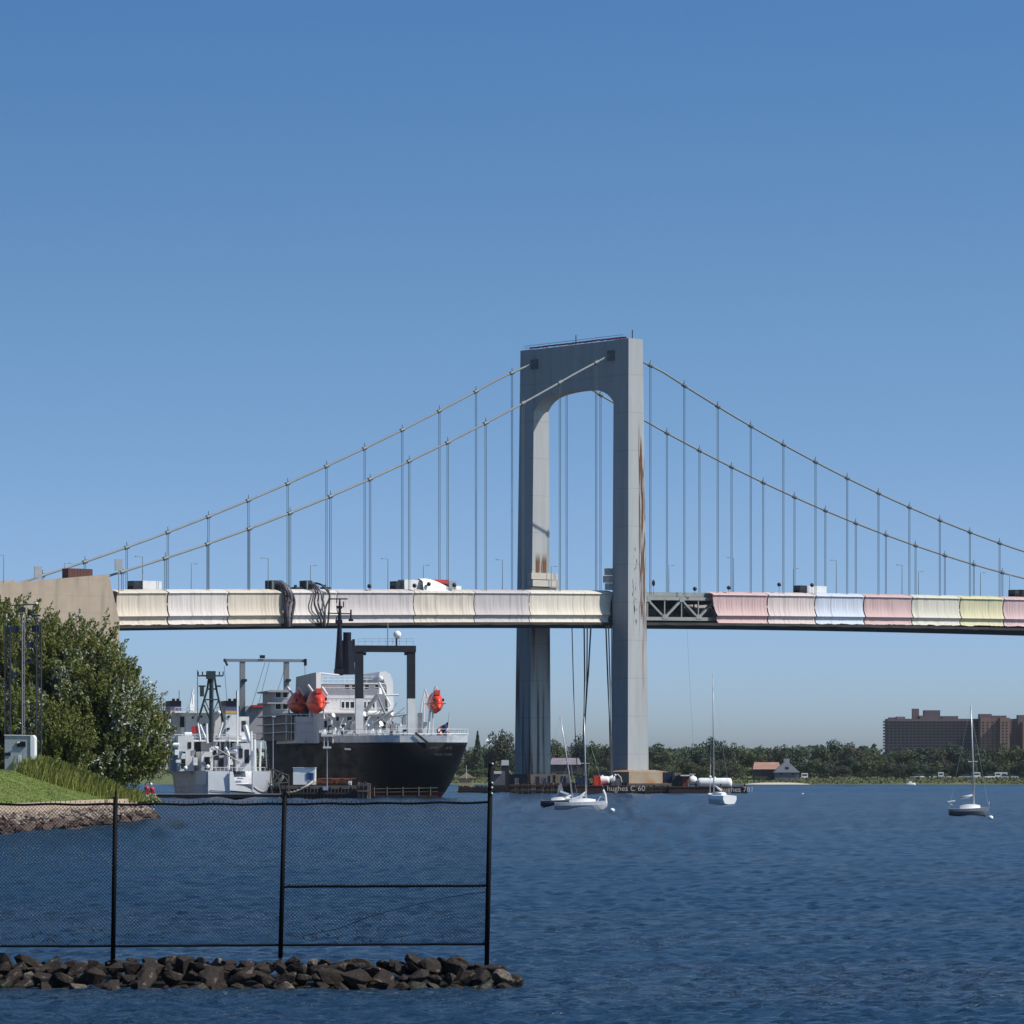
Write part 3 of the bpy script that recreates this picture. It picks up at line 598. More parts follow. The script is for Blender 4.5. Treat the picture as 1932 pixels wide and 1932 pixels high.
for row,(Y,z,st,rmin,rmax) in enumerate(((89.35,-.02,.30,.19,.34),(89.75,.19,.36,.22,.40),(90.3,.36,.40,.22,.36),(90.9,.45,.42,.18,.31),(91.5,.30,.5,.25,.36),(92.1,.05,.5,.25,.4))):
    x=FXL+r.random()*.3; end=FXR+(.05 if row>1 else .35)
    while x<end:
        R_=r.uniform(rmin,rmax)*r.choice([.7,.95,1.05,1.15]); w=r.random()
        hh=z+ .09*mnoise.noise((x*.8,row,1)) - (max(0,(x-FXR+1.2)*.10) if row>1 else 0)
        if row==0 and w<.22: me,l=r.choice(RW),'weed-darkened boulder at the waterline of the breakwater under the wire fence'
        elif w>.955: me,l=r.choice(RP),'pale-faced boulder among the brown ones of the fenced breakwater'
        else:
            me=r.choice(RB); l=['dark brown boulder half in the water at the foot of the fenced breakwater','angular brown boulder in the lower course of the fenced breakwater','angular brown boulder in the middle of the fenced breakwater','dark boulder on the crest of the fenced breakwater','dark boulder behind the crest of the fenced breakwater','dark boulder on the far side of the fenced breakwater'][row]
        put(me,'boulder',(x,Y+r.uniform(-.12,.12),hh),(R_*r.uniform(.9,1.35),R_,R_*r.uniform(.7,1.0)),(r.uniform(-.5,.5),r.uniform(-.5,.5),r.random()*6.28),l,'boulders of the breakwater under the fence'); x+=R_*r.uniform(1.15,1.6)
for (px,py,R_,me,l) in ((948,1856,.22,RB[0],'small brown boulder just right of the last fence post'),(932,1860,.16,RP[0],'small white-splashed boulder just right of the last fence post'),(958,1853,.15,RP[1],'smallest pale boulder at the end of the breakwater'),(972,1853,.24,RB[3],'last brown boulder at the right end of the breakwater'),(912,1852,.2,RB[5],'brown boulder at the foot of the last fence post')):
    D=90.0; put(me,'boulder',((px-966)/F*D,D,.08),(R_*1.3,R_,R_),(.2,.3,px),l,'boulders of the breakwater under the fence')
MB().grid([[(x,89.0,-.25),(x,89.6,.0),(x,90.5,.2),(x,91.3,.2),(x,92.3,-.3)] for x in np.arange(FXL,FXR+.2,.5)]).build('rubble_core',wetm)['kind']='structure'
# shore riprap
SB=[rockmesh(80+i,shm) for i in range(6)]; SW=[rockmesh(90+i,shd) for i in range(4)]
cnt2=0
for i in range(165):
    q=r.random(); Y=325+q*128; d=r.random(); X=shx(Y)+.2+d*(3.6 if Y<415 else 3.6-(Y-415)*.05); z=1.35*(1-d)+.05; R_=r.uniform(.34,.72)
    wet=d>.62
    put(r.choice(SW if wet else SB),'shore_rock',(X,Y,z),(R_*1.2,R_,R_*.8),(r.uniform(-.5,.5),r.uniform(-.5,.5),r.random()*6.28),
        ('reddish wet rock along the waterline below the sea wall' if wet else 'pale grey-brown rock piled against the sea wall below the lawn'),'rocks along the shore below the lawn')
b=MB(); 
for i in range(1500):
    q=r.random(); Y=300+q*152; d=r.random(); X=shx(Y)+d*(3.5 if Y<415 else 3.5-(Y-415)*.05); z=1.4*(1-d)-.02; R_=r.uniform(.14,.34); src=r.choice(SB)
    m=Matrix.Translation((X,Y,z))@Matrix.Rotation(r.random()*6.28,4,'Z')@Matrix.Rotation(r.uniform(-.6,.6),4,'X')@Matrix.Diagonal((R_*1.2,R_,R_*.8,1))
    b.add([m@v.co for v in src.vertices],[tuple(p.vertices) for p in src.polygons])
o=b.build('rubble',addmix(M('rubble_stone',(.13,.10,.08),.85,.3,1.2,col2=(.33,.27,.22),bump=.3),(.06,.038,.028),(.5,.5,.5),.0,.01,[(2,-2,.35,.25)])); tag(o,'small rubble filling the gaps of the rocky shore below the sea wall','rubble',kind='stuff')
# bank under the rubble, sea wall
P=[[(shx(Y)+d*(1 if Y<415 else 1-(Y-415)*.013),Y,1.3-d*.42) for d in (-.2,1,2,3,4.2)] for Y in np.arange(150,456,4)]
MB().grid(P).build('shore_bank',shd)['kind']='structure'
wm=M('seawall_concrete',(.36,.26,.18),.85,.2,.7,col2=(.46,.36,.27))
wl=thing('sea_wall','low tan concrete sea wall between the lawn and the shore rocks','wall',(-41.3,345,1.2))
b=MB(); secs=[]
for Y in list(np.arange(200,408,4))+[409.5]:
    X=shx(Y); secs.append([(X-.35,Y,1.0),(X+.3,Y,1.0),(X+.25,Y,2.05),(X-.35,Y,2.05)])
b.loft(secs); b.build('wall_run',wm,wl,world=True)
b=MB(); secs=[]
for Y in (412.5,418,424,430,436.5): X=shx(Y); secs.append([(X-.35,Y,1.0),(X+.3,Y,1.0),(X+.25,Y,2.0),(X-.35,Y,2.0)])
b.loft(secs); b.build('wall_run',wm,wl,world=True)
# ---------------------------------------------------------------- fence on the breakwater
FD=91.0
fm_=M('fence_black_steel',(.005,.006,.007),.7,.3,3,spec=.1)
fence=thing('chain_link_fence','black chain-link fence with leaning posts standing on the breakwater','fence',((537-966)/F*FD,FD,.4))
def fp(px,py,D=FD): return ((px-966)/F*D,D,CH+(YH-py)/F*D)
for (x0,y0,x1,y1,rr) in ((213,1812,218,1503,.05),(529,1808,537,1503,.05),(918,1835,926,1440,.053),(-110,1812,-105,1503,.05)):
    MB().tube([fp(x0,y0),fp(x1,y1)],rr,10).build('post',fm_,fence,world=True,smooth=True)
def rail(x0,y0,x1,y1,rr=.029):
    n=int(abs(x1-x0)/12)+2; pts=[fp(x0+(x1-x0)*i/(n-1),y0+(y1-y0)*i/(n-1)+1.3*math.sin(i*.7)*.6*(1 if rr<.03 else .3)) for i in range(n)]
    MB().tube(pts,rr,6).build('rail',fm_,fence,world=True)
rail(-200,1518,219,1517.5); rail(219,1517.5,537,1517); rail(537,1517,925,1514); rail(-200,1785,214,1785,.03); rail(214,1785,531,1783,.03); rail(531,1783,919,1781,.03); rail(534,1673,922,1671,.03)
for (xa,ya,xb,yb) in ((218,1504,219.5,1484),(537,1504,539,1480)): MB().tube([fp(xa,ya),fp(xb,yb)],[.03,.006],6).build('post_spike',fm_,fence,world=True)
# loops of tie wire on the posts and rails, barbed tips
b=MB()
for i in range(60): px=545+i*6.2; p=fp(px,1672-.0); b.tube([(p[0],p[1]-.035,p[2]-.035),(p[0]+.012,p[1]-.035,p[2]+.04)],.008,4)
for i in range(110): px=-100+i*9.3; p=fp(px,1515); b.tube([p,(p[0]+.006,p[1],p[2]+.045)],.007,4,False)
b.build('tie_wire',fm_,fence,world=True)['kind']='stuff'
# wire mesh: two families of diagonals, slightly zigzag woven
wmm=M('fence_wire',(.012,.015,.02),.5,.2,3); mb=MB()
x0,x1=fp(-200,0)[0],fp(921,0)[0]; zt0,zb0=fp(0,1517)[2],fp(0,1784)[2]; Hh=zt0-zb0; st=.078
for sgn in (1,-1):
    a=x0-Hh
    while a<x1+Hh:
        # x = a + (z-zb)*sgn
        zA,zB=zb0,zt0
        def xz(z): return a+(z-zb0)*sgn if sgn>0 else a+Hh-(z-zb0)
        lo,hi=zb0,zt0
        if sgn>0: lo=max(lo,zb0+(x0-a)); hi=min(hi,zb0+(x1-a))
        else: lo=max(lo,zb0+(a+Hh-x1)); hi=min(hi,zb0+(a+Hh-x0))
        if hi-lo>.02: mb.tube([(xz(lo),FD+.03*sgn*.2,lo),(xz(hi),FD+.03*sgn*.2,hi)],.0046,3,False)
        a+=st
mb.build('wire_mesh',wmm,fence,world=True)
# sagging wire and clinging weed
b=MB(); b.tube([fp(570,1766),fp(640,1752),fp(700,1728),fp(780,1708),fp(850,1692),fp(918,1682)],.006,4,False); b.build('loose_wire',fm_,fence,world=True)
b=MB()
for i in range(90):
    px=r.choice([r.uniform(0,915),r.uniform(60,300),r.uniform(560,760)]); py=1784-abs(r.gauss(0,26)); p=Vector(fp(px,py)); 
    for k in range(3): q=Vector((r.gauss(0,.035),r.gauss(0,.01),r.gauss(0,.035))); b.tube([p,p+q],.007,3,False)
o=b.build('dead_weed',M('dead_weed',(.03,.022,.015),.9,.3,3)); tag(o,'scraps of dry weed caught low in the chain-link fence','weed',kind='stuff')
b=MB()
wd=M('white_dropping',(.7,.7,.68),.8,.1,2)
for py in (1441,1477,1486,1497): p=fp(926+ (1440-py)*.02+2,py); b.sphere((p[0]+.015,p[1]-.05,p[2]),.022,8,6)
b.build('insulator',wd,fence,world=True)
# ---------------------------------------------------------------- ships: local axes x = starboard, y = forward, z up, stern towards the camera
class Ship:
    def __init__(s,name,label,cat,px,D,t):
        s.X,s.D,s.t=(px-966)/F*D,D,R(t); s.o=thing(name,label,cat,(s.X,D,0),s.t)
    def L(s,px,py,yl):
        k=(px-966)/F; c,n=math.cos(s.t),math.sin(s.t)
        x=(k*(s.D+yl*c)-s.X+yl*n)/(c-k*n); D=s.D+x*n+yl*c
        return (x,yl,CH+(YH-py)/F*D)
    def box(s,b,p0,p1,yl,ln):      # px rectangle at depth yl, length ln forward
        a=s.L(*p0,yl); c=s.L(*p1,yl); x0,x1=sorted((a[0],c[0])); z0,z1=sorted((a[2],c[2])); return b.box(x0,x1,yl,yl+ln,z0,z1)
    def pipe(s,b,pts,r,n=6): return b.tube([s.L(*p) for p in pts],r,n)
def hull_secs(st,n=9,fl=.75):
    out=[]
    for (y,hd,hw,zb_,zd) in st:
        L=[(hw+(hd-hw)*(k/(n-1))**fl,y,zb_+(zd-zb_)*k/(n-1)) for k in range(n)]
        out.append([( x,yy,z) for x,yy,z in L]+[(-x,yy,z) for x,yy,z in L[::-1]])
    return out
hullm=M('hull_black',(.005,.006,.008),.7,.3,.3,spec=.12); addmix(hullm,(.060,.050,.043),(.09,.09,.4),.38,.62,[(0,-40,-6.5,1.2),(1,18,200,16)],4)
addmix(hullm,(.050,.030,.02),(.5,.5,.09),.55,.66,[(0,-40,-6.5,1.2),(1,30,200,12)],6); addmix(hullm,(.12,.015,.012),(.1,.1,.1),-.2,-.1,[(2,-3,1.0,.15)],6)
S=Ship('training_ship','large black-hulled white ship moored stern-on behind the pier, orange lifeboats aboard','ship',790,805,11); o=S.o
st=[(-5.2,4.2,.3,7.0,10.4),(-4.2,6.6,1.0,5.6,10.4),(-2.4,8.4,2.0,3.6,10.4),(0,9.4,2.6,1.6,10.4),(4,10.1,3.4,-1,10.4),(12,10.8,5.2,-1,10.5),(28,11.4,8.6,-1,10.6),(50,11.5,11.3,-1,10.9),(85,11.5,11.5,-1,11.5),(120,11.5,11.4,-1,12.2),(150,9,6,-1,13.5),(168,3.5,.8,-1,15.5),(172,.3,.2,-1,16)]
MB().loft(hull_secs(st,11,.6)).build('hull',hullm,o,smooth=True)
def hb(y,st=st):
    for a,b in zip(st[:-1],st[1:]):
        if a[0]<=y<=b[0]: q=(y-a[0])/(b[0]-a[0]); return a[1]+(b[1]-a[1])*q,a[4]+(b[4]-a[4])*q
# white bulwark round the stern and rusty side plating forward
b=MB(); edge=[(-hb(y)[0],y) for y in (30,20,12,6,3,0,-2,-3.5,-4.6,-5.1)]+[(hb(y)[0],y) for y in (-5.1,-4.6,-3.5,-2,0,3,6,12,20,30,44)]
for (x0,y0),(x1,y1) in zip(edge[:-1],edge[1:]):
    z0=10.42+max(0,y0)*.003; b.hexa([(x0,y0,z0),(x1,y1,z0),(x1*.985,y1+.15,z0),(x0*.985,y0+.15,z0),(x0*1.01,y0,z0+1.35),(x1*1.01,y1,z0+1.35),(x1*.99,y1+.15,z0+1.35),(x0*.99,y0+.15,z0+1.35)])
b.build('bulwark',M('bulwark_paint',(.42,.44,.46),.4,.25,.5),o)
b=MB()
for (x0,y0),(x1,y1) in zip(edge[:-1],edge[1:]): b.tube([(x0*1.01,y0-.05,12.0),(x1*1.01,y1-.05,12.0)],.09,5)
for i in range(0,len(edge)-1): x,y=edge[i]; b.tube([(x*1.01,y-.04,11.7),(x*1.01,y-.04,12.9)],.04,4)
for (x0,y0),(x1,y1) in zip(edge[:-1],edge[1:]): b.tube([(x0*1.01,y0-.05,12.9),(x1*1.01,y1-.05,12.9)],.04,4)
b.build('stern_rail',WHITE,o)
b=MB(); ys=list(range(32,146,6))
for a,c in zip(ys[:-1],ys[1:]):
    xa,za=hb(a); xc,zc=hb(c); b.hexa([(-xa-.02,a,za),(-xc-.02,c,zc),(-xc+.25,c,zc),(-xa+.25,a,za),(-xa-.02,a,za+1.8),(-xc-.02,c,zc+1.8),(-xc+.25,c,zc+1.8),(-xa+.25,a,za+1.8)])
pl=M('side_plating',(.10,.09,.09),.6,.25,.4,col2=(.17,.155,.15)); addmix(pl,(.14,.055,.03),(.2,.2,.7),.5,.6); b.build('side_plating',pl,o)
MB().grid([[(-hb(y)[0]+.3,y,hb(y)[1]+.05),(hb(y)[0]-.3,y,hb(y)[1]+.05)] for y in (-4.5,-2,0,4,12,28,50,85,120,150,168)]).build('deck',M('steel_deck',(.12,.12,.115),.8,.2,.5),o)
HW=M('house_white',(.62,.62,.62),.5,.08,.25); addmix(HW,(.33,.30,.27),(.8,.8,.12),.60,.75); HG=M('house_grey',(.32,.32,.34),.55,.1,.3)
# superstructure
b=MB(); S.box(b,(602,1345),(745,1402),50,40); S.box(b,(560,1352),(602,1402),58,30); b.build('lower_house',HW,o)
b=MB(); S.box(b,(606,1291),(727,1345),54,30); b.build('upper_house',HW,o)
b=MB()
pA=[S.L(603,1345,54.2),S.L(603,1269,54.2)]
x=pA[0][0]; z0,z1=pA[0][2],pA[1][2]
b.hexa([(x-1.1,53,z0),(x,53,z0),(x,82,z0),(x-1.1,82,z0),(x-1.1,53,z1),(x,53,z1),(x,80,z1-.3),(x-1.1,80,z1-.3)]); b.build('wing_screen',HG,o)  # port screen coloured grey to paint in its shaded side
b=MB(); b.box(x-.9,x+.1,52.8,53,z0,z1); b.build('wing_screen_lit_end',WHITE,o)  # white strip paints the sunlit aft end of the screen
c=S.L(733,1345,54.2); d=S.L(733,1267,54.2); x=c[0]; prof=[(-.2,c[2]),(.9,c[2]),(.7,d[2]-2),(.2,d[2]-.5),(-.8,d[2]),(-2.0,d[2]-.1),(-2.2,d[2]-1.2),(-1.2,d[2]-1.6),(-.6,d[2]-3)]
b=MB(); b.prism([(x+q,zz) for q,zz in prof],53,80); b.build('wing_screen',WHITE,o)
b=MB(); S.box(b,(600,1309),(606,1345),53.4,.4); S.box(b,(606,1288),(727,1290.5),53,31); S.box(b,(602,1343),(745,1346),48.5,42); b.build('deck_edge',WHITE,o)
# rails and slanting pipe of the top deck
b=MB()
for y in (1276,1282): S.pipe(b,[(606,y,54),(725,y,54)],.05,4)
for i in range(12): S.pipe(b,[(608+i*10.5,1276,54),(608+i*10.5,1290,54)],.045,4)
S.pipe(b,[(603,1270,55),(640,1274,55)],.2,5)
b.build('top_rail',OFFW,o)
def win(p0,p1,yl,par=o,fr=True):
    b=MB(); S.box(b,p0,p1,yl-.06,.12); w=b.build('window',GLASS,par)
    if fr:
        b=MB(); x0,y0=p0; x1,y1=p1
        for q in (((x0-.9,y0-.9),(x1+.9,y0-.0)),((x0-.9,y1),(x1+.9,y1+.9)),((x0-.9,y0),(x0,y1)),((x1,y0),(x1+.9,y1))): S.box(b,q[0],q[1],yl-.10,.14)
        b.build('window_frame',WHITE,w)
for p in ((651,1291.8,8),(664,1291.8,7),(688.5,1291.8,7.5),(708,1292,6)): win((p[0],p[1]),(p[0]+p[2],p[1]+8),54)
for x0,x1 in ((644.5,650),(652,659),(661,668.5),(687,690.5),(694,701),(703.5,707)): win((x0,1324),(x1,1337),54)
for x0,x1 in ((634,640),(655,664),(668,674),(688,694),(712,716)): win((x0,1352),(x1,1360),50)
for i in range(4): win((520+0*i,1306+i*22),(530,1316+i*22),104); win((534,1306+i*22),(543,1316+i*22),104)
# forward house and port galleries
b=MB(); S.box(b,(512,1302),(546,1396),104,14); b.build('forward_house',HG,o)
b=MB(); S.box(b,(505,1303),(550,1306),102,17); S.box(b,(505,1325),(550,1328),102,17); S.box(b,(505,1350),(550,1353),102,17); b.build('gallery_deck',HG,o)
b=MB(); S.box(b,(452,1332),(508,1396),128,16); S.box(b,(430,1352),(452,1396),136,10); b.build('cargo_house',HG,o)
b=MB(); S.box(b,(476,1330),(502,1334.5),126,3); b.build('red_tarpaulin',RED,o)
b=MB(); S.box(b,(546,1345),(602,1396),62,38); b.build('boat_deck_house',M('shaded_house',(.10,.10,.12),.6,.2,.3),o)  # dark colour paints in the shade beneath the lifeboats
b=MB(); 
for y in (1347,1364,1380): S.box(b,(538,y),(602,y+1.6),58,44)
for i in range(7): S.pipe(b,[(540+i*9.5,1347,59),(540+i*9.5,1396,59)],.09,4)
b.build('boat_deck',OFFW,o)
for yy,yl,xa,xb in ((1347,49.5,602,745),(1341,49.8,602,745),(1302,53,606,727),(1384,29,620,760)):
    b=MB(); S.pipe(b,[(xa,yy-5,yl),(xb,yy-5,yl)],.05,4)
    for i in range(16): x=xa+(xb-xa)*i/15; S.pipe(b,[(x,yy,yl),(x,yy-5,yl)],.04,4)
    b.build('house_railing',OFFW,o)
for x0,y0,w_,h_ in ((612,1360,5,13),(643,1372,6,16),(668,1378,5,14),(722,1362,6,14),(737,1376,5,16),(609,1380,6,14)):
    b=MB(); S.box(b,(x0,y0),(x0+w_,y0+h_),49.9,.1); b.build('door_opening',DARK,o)
for x0,y0,x1,y1 in ((615,1346,628,1372),(700,1346,688,1370),(648,1384,664,1372)):
    b=MB(); S.pipe(b,[(x0,y0,48.5),(x1,y1,47)],.22,4); b.build('ladder',GREY,o)
for x,y,r_ in ((625,1352,.5),(683,1350,.55),(735,1349,.45),(668,1366,.5),(715,1368,.6)):
    q=S.L(x,y,47.5); b=MB(); b.tube([(q[0],47.5,q[2]-2.2),(q[0],47.5,q[2]),(q[0]+.4,47,q[2]+.3)],[r_*.5,r_*.5,r_],8); b.build('ventilator',WHITE,o)
# goalpost kingposts
def goal(pxa,pxb,ybase,ytop,yl,w,m1,m2,ysplit,bar,barh,name,r=False):
    for p in (pxb,pxa):
        g=MB(); S.box(g,(p-w/2,ybase),(p+w/2,ysplit),yl,1.2); g0=g.build('king_post',m1,o)
        h=MB(); S.box(h,(p-w/2,ysplit),(p+w/2,ytop),yl,1.2); h.build('upper_post',m2,g0)
    c=MB(); S.box(c,(bar[0],ytop-barh/2),(bar[1],ytop+barh/2),yl-.15,1.5); c.build('crossbeam',m2,g0); return g0
g=goal(678.5,776.5,1392,1224,32,14.5,OFFW,DARK,1318,(671,785),13,'king_posts')
b=MB(); S.box(b,(685.7,1230.5),(691,1236),32.1,1); S.box(b,(764,1230.5),(769.4,1236),32.1,1); b.build('corner_gusset',DARK,g)
b=MB()
for y in (1205,1210): S.pipe(b,[(676,y,32),(780,y,32)],.03,4)
for i in range(9): S.pipe(b,[(676+i*13,1205,32),(676+i*13,1217,32)],.03,4)
S.pipe(b,[(731.5,1175,32),(731.5,1218,32)],.10,5); b.build('crossbeam_rail',GREY,g)
b=MB(); S.pipe(b,[(748,1218,32),(748,1203,32)],.18,8); b.build('radome_stalk',DARK,g); c=S.L(749.5,1197.5,32); MB().sphere(c,.78,18,12).build('radome',WHITE,g,smooth=True)
GP=M('grey_post',(.20,.21,.22),.5,.1,.3)
g=goal(458,541,1396,1246,120,9.5,GP,GP,1300,(423,576),6,'forward_king_posts')
b=MB(); S.pipe(b,[(423,1243,119.5),(429,1256,119.5)],.25,5); S.pipe(b,[(576,1243,119.5),(576,1256,119.5)],.35,5); S.box(b,(491,1236),(500,1242),119.6,1)
for a_,c_ in (((500,1250),(471,1345)),((508,1250),(484,1345)),((423,1256),(430,1345)),((575,1252),(577,1310)),((541,1250),(515,1330))): S.pipe(b,[(*a_,119.5),(*c_,118)],.05,4)
for x,y in ((460,1283),(543,1283)): S.box(b,(x-2,y-2),(x+6,y+3),119,1.3)
b.build('cargo_rigging',DARK,g)
# mast, funnel
nv=M('navy_black_paint',(.010,.011,.020),.6,.2,.3,spec=.12)
a=S.L(639,1274,74); c=S.L(641,1165,74); e=S.L(641,1130,74)
mb=MB().tube([a,((a[0]+c[0])/2,74,(a[2]+c[2])/2),c,e],[.95,.62,.38,.14],10); m_=mb.build('mast',nv,o,smooth=True)
b=MB(); S.pipe(b,[(621,1130,74),(656,1130,74)],.14,5); S.pipe(b,[(618,1157,74),(662,1158,74)],.13,5); S.pipe(b,[(662,1150,74),(662,1172,74)],.18,5); S.pipe(b,[(662,1168,74),(662,1172,74)],.5,6)
S.box(b,(636,1143),(646,1148),73.6,1); S.box(b,(634,1169),(646,1177),73.6,1); S.pipe(b,[(648,1135,74),(648,1146,74)],.12,4); S.box(b,(633,1262),(650,1270),72.9,2); b.build('yardarm',nv,m_)['kind']='stuff'
a=S.L(656.5,1272,82); c=S.L(656.5,1208,82); secs=[]
for q,(w,l) in ((0,(1.75,3.0)),(.5,(1.6,2.7)),(1,(1.35,2.2))):
    zz=a[2]+(c[2]-a[2])*q; cx=a[0]+(c[0]-a[0])*q-.5*q*0; secs.append([(cx+w*math.cos(k*math.pi/8),84+l*math.sin(k*math.pi/8),zz) for k in range(16)])
f_=MB().loft(secs).build('funnel',nv,o,smooth=False); b=MB(); S.pipe(b,[(655,1209,84),(655,1193,84)],.85,12); S.pipe(b,[(667,1215,84),(667,1206,84)],.3,8); S.pipe(b,[(666,1250,83),(666,1212,83)],.42,8); b.build('exhaust_pipe',nv,f_)
# lifeboats with davits
def lifeboat(px,py,yl,L_,Wd,Hh,label,fwd=True):
    c=S.L(px,py,yl); org=(c[0],c[1],c[2]-Hh*.45); n=13; secs=[]
    t=bpy.data.objects.new('lifeboat',None); C.objects.link(t); t.parent=o; t.location=org; t['label']=label
    for i in range(n):
        q=i/(n-1)*2-1; w=Wd/2*(1-abs(q)**3.2*.75); h=Hh*(1-.12*q*q); k=.10*Hh*q*q
        secs.append([(0,q*L_/2,k),(w*.62,q*L_/2,k+h*.14),(w,q*L_/2,k+h*.42),(w*.96,q*L_/2,h*.50),(w*.74,q*L_/2,h*(.62+.2*(1-q*q))),(w*.35,q*L_/2,h*(.70+.28*(1-q*q))),(-w*.35,q*L_/2,h*(.70+.28*(1-q*q))),(-w*.74,q*L_/2,h*(.62+.2*(1-q*q))),(-w*.96,q*L_/2,h*.50),(-w,q*L_/2,k+h*.42),(-w*.62,q*L_/2,k+h*.14)])
    MB().loft(secs).build('boat_shell',ORANGE,t,smooth=True)
    b=MB(); b.box(-Wd*.53,Wd*.53,-L_*.40,L_*.40,Hh*.44,Hh*.475); b.build('fender_strake',M('dark_orange',(.30,.03,.015),.5,.2,1),t)
    b=MB(); b.box(-.5,.5,-L_*.35,-L_*.1,Hh*.86,Hh*1.07); b.build('conning_hatch',ORANGE,t)
    b=MB(); 
    for sx in (-1,1): b.box(sx*Wd*.3-.22,sx*Wd*.3+.22,-L_*.49,-L_*.475,Hh*.55,Hh*.68)
    b.build('boat_window',GLASS,t); return t
lifeboat(562,1329,66,11.5,3.7,4.6,'port lifeboat farther forward'); lifeboat(597,1327,46,11,3.7,4.7,'port lifeboat nearest the stern'); lifeboat(821,1328,56,8.5,3.0,4.4,'starboard lifeboat')
for (x,yt,yb,yl) in ((546,1296,1352,70),(567,1296,1350,62),(585,1292,1352,51),(611,1296,1356,43)):
    b=MB(); S.pipe(b,[(x,yb,yl),(x-2,(yt+yb)/2,yl),(x+6,yt+14,yl),(x-4,yt,yl)],.28,6); b.build('davit',OFFW,o)
for (x0,x1,yt,yl) in ((795,802,1300,62),(812,822,1295,54)):
    b=MB(); S.pipe(b,[(x0-5,1392,yl),(x0,1330,yl),(x1,yt,yl),(x1+5,yt+16,yl)],.24,6); S.pipe(b,[(x0+4,1392,yl),(x0+5,1330,yl),(x1,yt,yl)],.2,6); b.build('davit',OFFW,o)
b=MB(); S.box(b,(788,1345),(797,1386),58,10); S.box(b,(798,1362),(806,1388),56,8); b.build('winch_house',HW,o)
# deck gear on the after deck
b=MB(); a=S.L(694,1352,46); c=S.L(718,1352,46); b.tube([(a[0],46,a[2]+.6),(c[0],46,c[2]+.6)],.55,14); b.build('cable_drum',WHITE,o)
b=MB(); S.pipe(b,[(690,1342,44),(712,1312,44)],.45,6); S.pipe(b,[(712,1312,44),(726,1346,44)],.2,5); S.pipe(b,[(704,1365,42),(742,1340,42)],.22,5); b.build('deck_crane',GREY,o)
b=MB(); S.pipe(b,[(714,1286,52),(736,1330,52)],.25,5); S.pipe(b,[(726,1312,50),(752,1311,50)],.22,5); b.build('derrick_boom',OFFW,o)
c=S.L(718,1280,52); MB().sphere(c,.5,12,8).build('searchlight',WHITE,o,smooth=True)
b=MB(); c=S.L(716,1300,51); b.cyl((c[0],c[1],c[2]-1),.6,1.2,10,.25); b.build('wind_scoop',WHITE,o)
rr=random.Random(5)
for i,(x,y,wd_,h_) in enumerate(((612,1384,9,6),(632,1383,8,6),(703,1383,9,7),(716,1384,7,6),(727,1385,6,5),(650,1374,8,10),(664,1372,5,12),(700,1369,8,9),(742,1372,9,12),(755,1375,8,10),(763,1360,6,14),(690,1372,5,9))):
    b=MB(); S.box(b,(x-wd_/2,y-h_/2),(x+wd_/2,y+h_/2),30+i*.9,1.4); c=S.L(x,y-h_/2,31+i*.9); b.cyl((c[0],c[1],c[2]),.32,.5,8); b.build('deck_locker',WHITE if i<5 else (OFFW if i%2 else GREY),o)
for i in range(14):
    x=618+rr.random()*150; y=1392-rr.random()*14; q=S.L(x,y,26+rr.random()*18); b=MB(); h=rr.uniform(1.2,3.4); b.tube([(q[0],q[1],10.5),(q[0],q[1],10.5+h)],.13,6); b.tube([(q[0],q[1],10.5+h),(q[0]+.5,q[1]-.5,10.5+h+.15)],.22,6); b.build('ventilator',rr.choice([WHITE,OFFW,GREY,DARK]),o)
b=MB()
for i in range(26):
    x=610+rr.random()*150; y=1340+rr.random()*42; a=S.L(x,y,38+rr.random()*12); L_=rr.uniform(.8,4); an_=rr.uniform(-1.2,1.2); b.bar(a,(a[0]+L_*math.cos(an_),a[1]+rr.uniform(-1,1),a[2]+L_*math.sin(an_)),rr.uniform(.08,.25))
b.build('rigging_clutter',GREY,o)['kind']='stuff'
b=MB()
for i in range(5): a=S.L(792+i*14,1388,20+i); b.cbox((a[0],a[1],a[2]),(1.1,.9,.9))
b.build('raft_canisters',WHITE,o)['kind']='stuff'
b=MB(); S.box(b,(790,1391),(812,1399),18,3); S.box(b,(826,1393),(838,1400),12,2); b.build('mooring_winch',OFFW,o)
# black stripe sloping across the bulwark, anchor bolster, stern lettering
b=MB(); b.bar((-1.6,-5.45,12.2),(.9,-5.5,10.2),.14,.4); b.build('mooring_chock',DARK,o)
lt=M('worn_lettering',(.055,.055,.065),.6,.2,1)
words('stern_lettering','EMPIRE STATE',.72,lt,o,(1.2,-5.55,9.1),(R(94),0,R(13)),.01); words('stern_lettering','NEW YORK',.72,lt,o,(2.0,-5.3,7.9),(R(100),0,R(13)),.01)
b=MB(); x_,z_=hb(14); b.bar((-x_-.06,13,9.2),(-x_-.16,20,9.3),.06,.35); b.build('quarter_stripe',WHITE,o)
